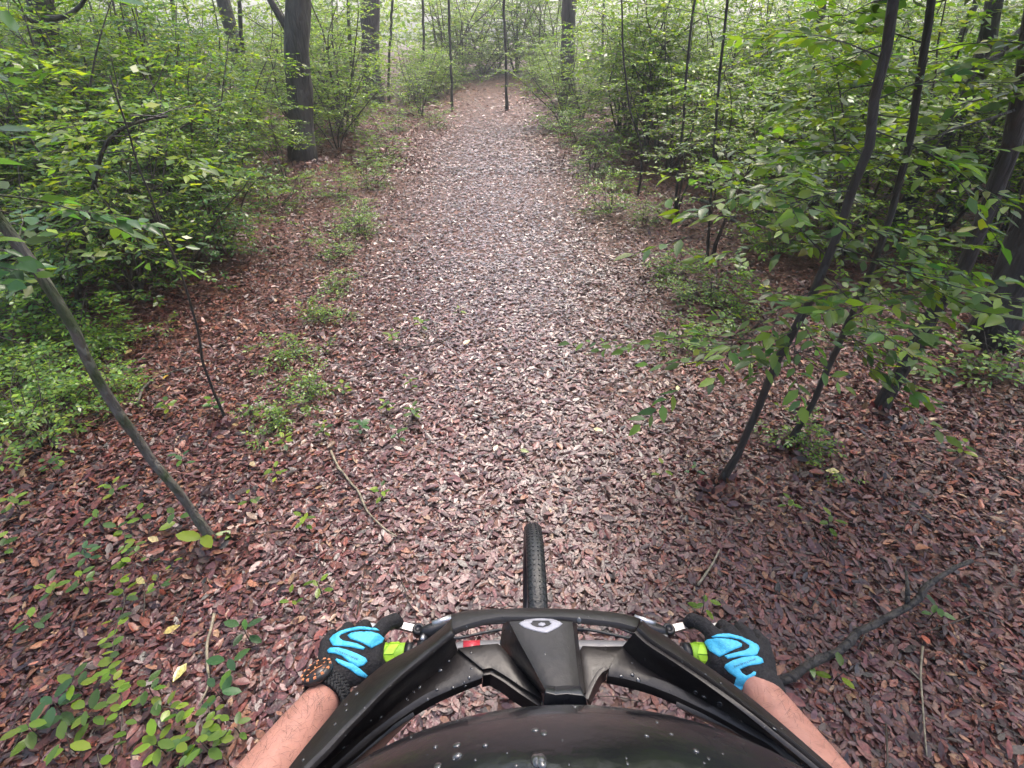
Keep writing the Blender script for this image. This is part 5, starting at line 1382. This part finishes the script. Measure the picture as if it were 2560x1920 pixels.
# struts that tie the peak's wings to the shell
vis.grid([VA([(1130, 975), (1000, 1060), (900, 1130), (720, 1270), (550, 1408), (320, 1610)], -.2950, DZ), VA([(1095, 1005), (985, 1090), (880, 1180), (720, 1310), (580, 1440), (360, 1640)], -.312, DZ), VA([(1065, 1035), (975, 1125), (880, 1225), (740, 1370), (640, 1490), (420, 1690)], -.330, DZ)], 24)
vis.grid([VBm([(1080, 780), (1300, 880), (1500, 960), (1700, 1080), (1850, 1180), (2060, 1375)], -.2950, DZ), VBm([(1180, 845), (1320, 895), (1490, 985), (1690, 1110), (1830, 1220), (2020, 1400)], -.312, DZ), VBm([(1280, 895), (1350, 925), (1480, 1020), (1660, 1150), (1790, 1260), (1960, 1440)], -.330, DZ)], 24)
visor = vis.build('visor', M_HELMET_IN, helmet)
m = visor.modifiers.new('s', 'SOLIDIFY'); m.thickness = .0022; m.offset = -1
m = visor.modifiers.new('b', 'BEVEL'); m.width = .0008; m.segments = 2; m.limit_method = 'ANGLE'; m.angle_limit = R(35)
apply_mods(visor)
visor.data.polygons.foreach_set('use_smooth', [True] * len(visor.data.polygons))
visor.data.set_sharp_from_angle(angle=R(40))
# bracket at the end of the spine
cp = MB()
cp.grid([VCm([(1170, 1112), (1290, 1128), (1400, 1118), (1540, 1120)], -.2635), VCm([(1165, 1140), (1280, 1160), (1400, 1150), (1590, 1165)], -.2605),
         VCm([(1140, 1250), (1280, 1245), (1420, 1235), (1620, 1240)], -.266), VCm([(1150, 1330), (1300, 1255), (1430, 1255), (1620, 1310)], -.276)], 20)
clip = cp.build('peak_bracket', M_HELMET, helmet)
m = clip.modifiers.new('s', 'SOLIDIFY'); m.thickness = .003; m.offset = -1
m = clip.modifiers.new('b', 'BEVEL'); m.width = .001; m.segments = 2; m.limit_method = 'ANGLE'
apply_mods(clip); clip.data.polygons.foreach_set('use_smooth', [True] * len(clip.data.polygons))
# shell
sh = MB(); NU, NV = 72, 40
sc_ = Vector((.0236, .0268, CAM_H - .308)); rx, ry, rz = .1425, .089, .1464
vs = []
for j in range(NV + 1):
    ph = R(100) * j / NV
    for i in range(NU):
        th = 2 * math.pi * i / NU
        x, y, z = math.sin(ph) * math.cos(th), math.sin(ph) * math.sin(th), math.cos(ph)
        # long vents pressed into the shell and a raised middle rib
        g = 0
        for vx in (-.55, -.2, .2, .55):
            wdt = math.exp(-((x - vx * (.7 + .3 * (1 - abs(y)))) / .07) ** 2)
            g += wdt * max(0, math.sin((y + .55) * 3.1)) * max(0, 1 - ((y + .15) / .62) ** 4) * (z > .15)
        k = 1 - .045 * g - .006 * math.exp(-(x / .3) ** 2)
        vs.append(sc_ + Vector((x * rx * k, y * (ry if y > 0 else .2) * k, z * rz * k)))
sh.add(vs, [(j * NU + i, (j + 1) * NU + i, (j + 1) * NU + (i + 1) % NU, j * NU + (i + 1) % NU) for j in range(NV) for i in range(NU)])
shell = sh.build('shell', M_HELMET, helmet)
m = shell.modifiers.new('s', 'SOLIDIFY'); m.thickness = .012; m.offset = -1
apply_mods(shell); shell.data.polygons.foreach_set('use_smooth', [True] * len(shell.data.polygons))
# emblem
bv = bvh_world(visor)
inset_decal('emblem', [PC(*p) for p in [(900, 408), (960, 375), (1040, 360), (1130, 355), (1240, 362), (1320, 385), (1355, 412), (1310, 450), (1250, 480), (1195, 508), (1150, 505), (1060, 485), (960, 455), (920, 430)]], bv, .0005, M_EMBLEM, visor, step=2.0,
            holes=[[PC(*p) for p in [(1020, 408), (1060, 390), (1130, 384), (1200, 390), (1240, 408), (1215, 432), (1150, 452), (1080, 445), (1040, 430)]]])
inset_decal('emblem_centre', [PC(*p) for p in [(1100, 412), (1125, 400), (1165, 402), (1180, 420), (1150, 440), (1110, 434)]], bv, .0005, M_EMBLEM, visor, step=2.0)
# rain drops beading on the helmet
rng = np.random.default_rng(21); dm = MB()
bs = bvh_world(shell); org = Vector((0, 0, CAM_H)); nd = 0
def drop(px, py, r):
    d = ray(px, py).normalized(); best = None
    for b in (bv, bs):
        h = b.ray_cast(org, d)
        if h[0] is not None and (best is None or h[3] < best[3]): best = h
    if best is None or best[3] > .6: return
    p, n = best[0], best[1]
    if n.dot(d) > 0: n = -n
    q = n.to_track_quat('Z', 'Y').to_matrix(); o = len(dm.v); dm.ball((0, 0, 0), (r * rng.uniform(1.1, 1.8), r * rng.uniform(.9, 2.6), r * rng.uniform(.5, 1.0)), 10, 7)
    for i in range(o, len(dm.v)): dm.v[i] = tuple(p + q @ Vector(dm.v[i]))
for cx, cyy, r in [(1585, 652, 10), (1545, 690, 7), (1450, 735, 14), (1555, 722, 9), (1315, 752, 10), (1060, 828, 7), (848, 985, 8), (535, 1240, 12), (1300, 1232, 11), (1480, 1215, 16), (1485, 1310, 18), (1340, 585, 14), (1415, 510, 13), (1170, 730, 16), (640, 785, 12),
                  (552, 875, 11), (555, 925, 8), (460, 1040, 9), (195, 1340, 9), (930, 720, 6), (1120, 770, 6), (760, 1010, 6), (1865, 205, 9), (1530, 325, 9), (2150, 1350, 22), (2140, 1090, 15), (1720, 1220, 12), (1320, 1390, 12)]:
    drop(*PA(cx, cyy), r / 3.35 * .26 / 1280)
for cx, cyy, r in [(655, 585, 12), (740, 575, 11), (785, 615, 12), (330, 160, 13), (115, 740, 9), (360, 740, 9), (300, 820, 9), (1225, 710, 10), (1290, 745, 13), (1410, 800, 14), (850, 1045, 8), (1040, 1030, 8), (1230, 1160, 10), (2050, 1265, 16), (1830, 990, 10), (1420, 640, 7), (60, 1020, 12), (40, 1240, 20), (1210, 880, 6), (930, 940, 6), (1580, 930, 6)]:
    drop(*PB(cx, cyy), r / 3.07 * .26 / 1280)
for i in range(120): drop(rng.uniform(720, 2040), rng.uniform(1530, 1915), rng.uniform(2, 6) / 3.2 * .26 / 1280)
dr = dm.build('water_drops', M_DROP, helmet); dr['kind'] = 'stuff'
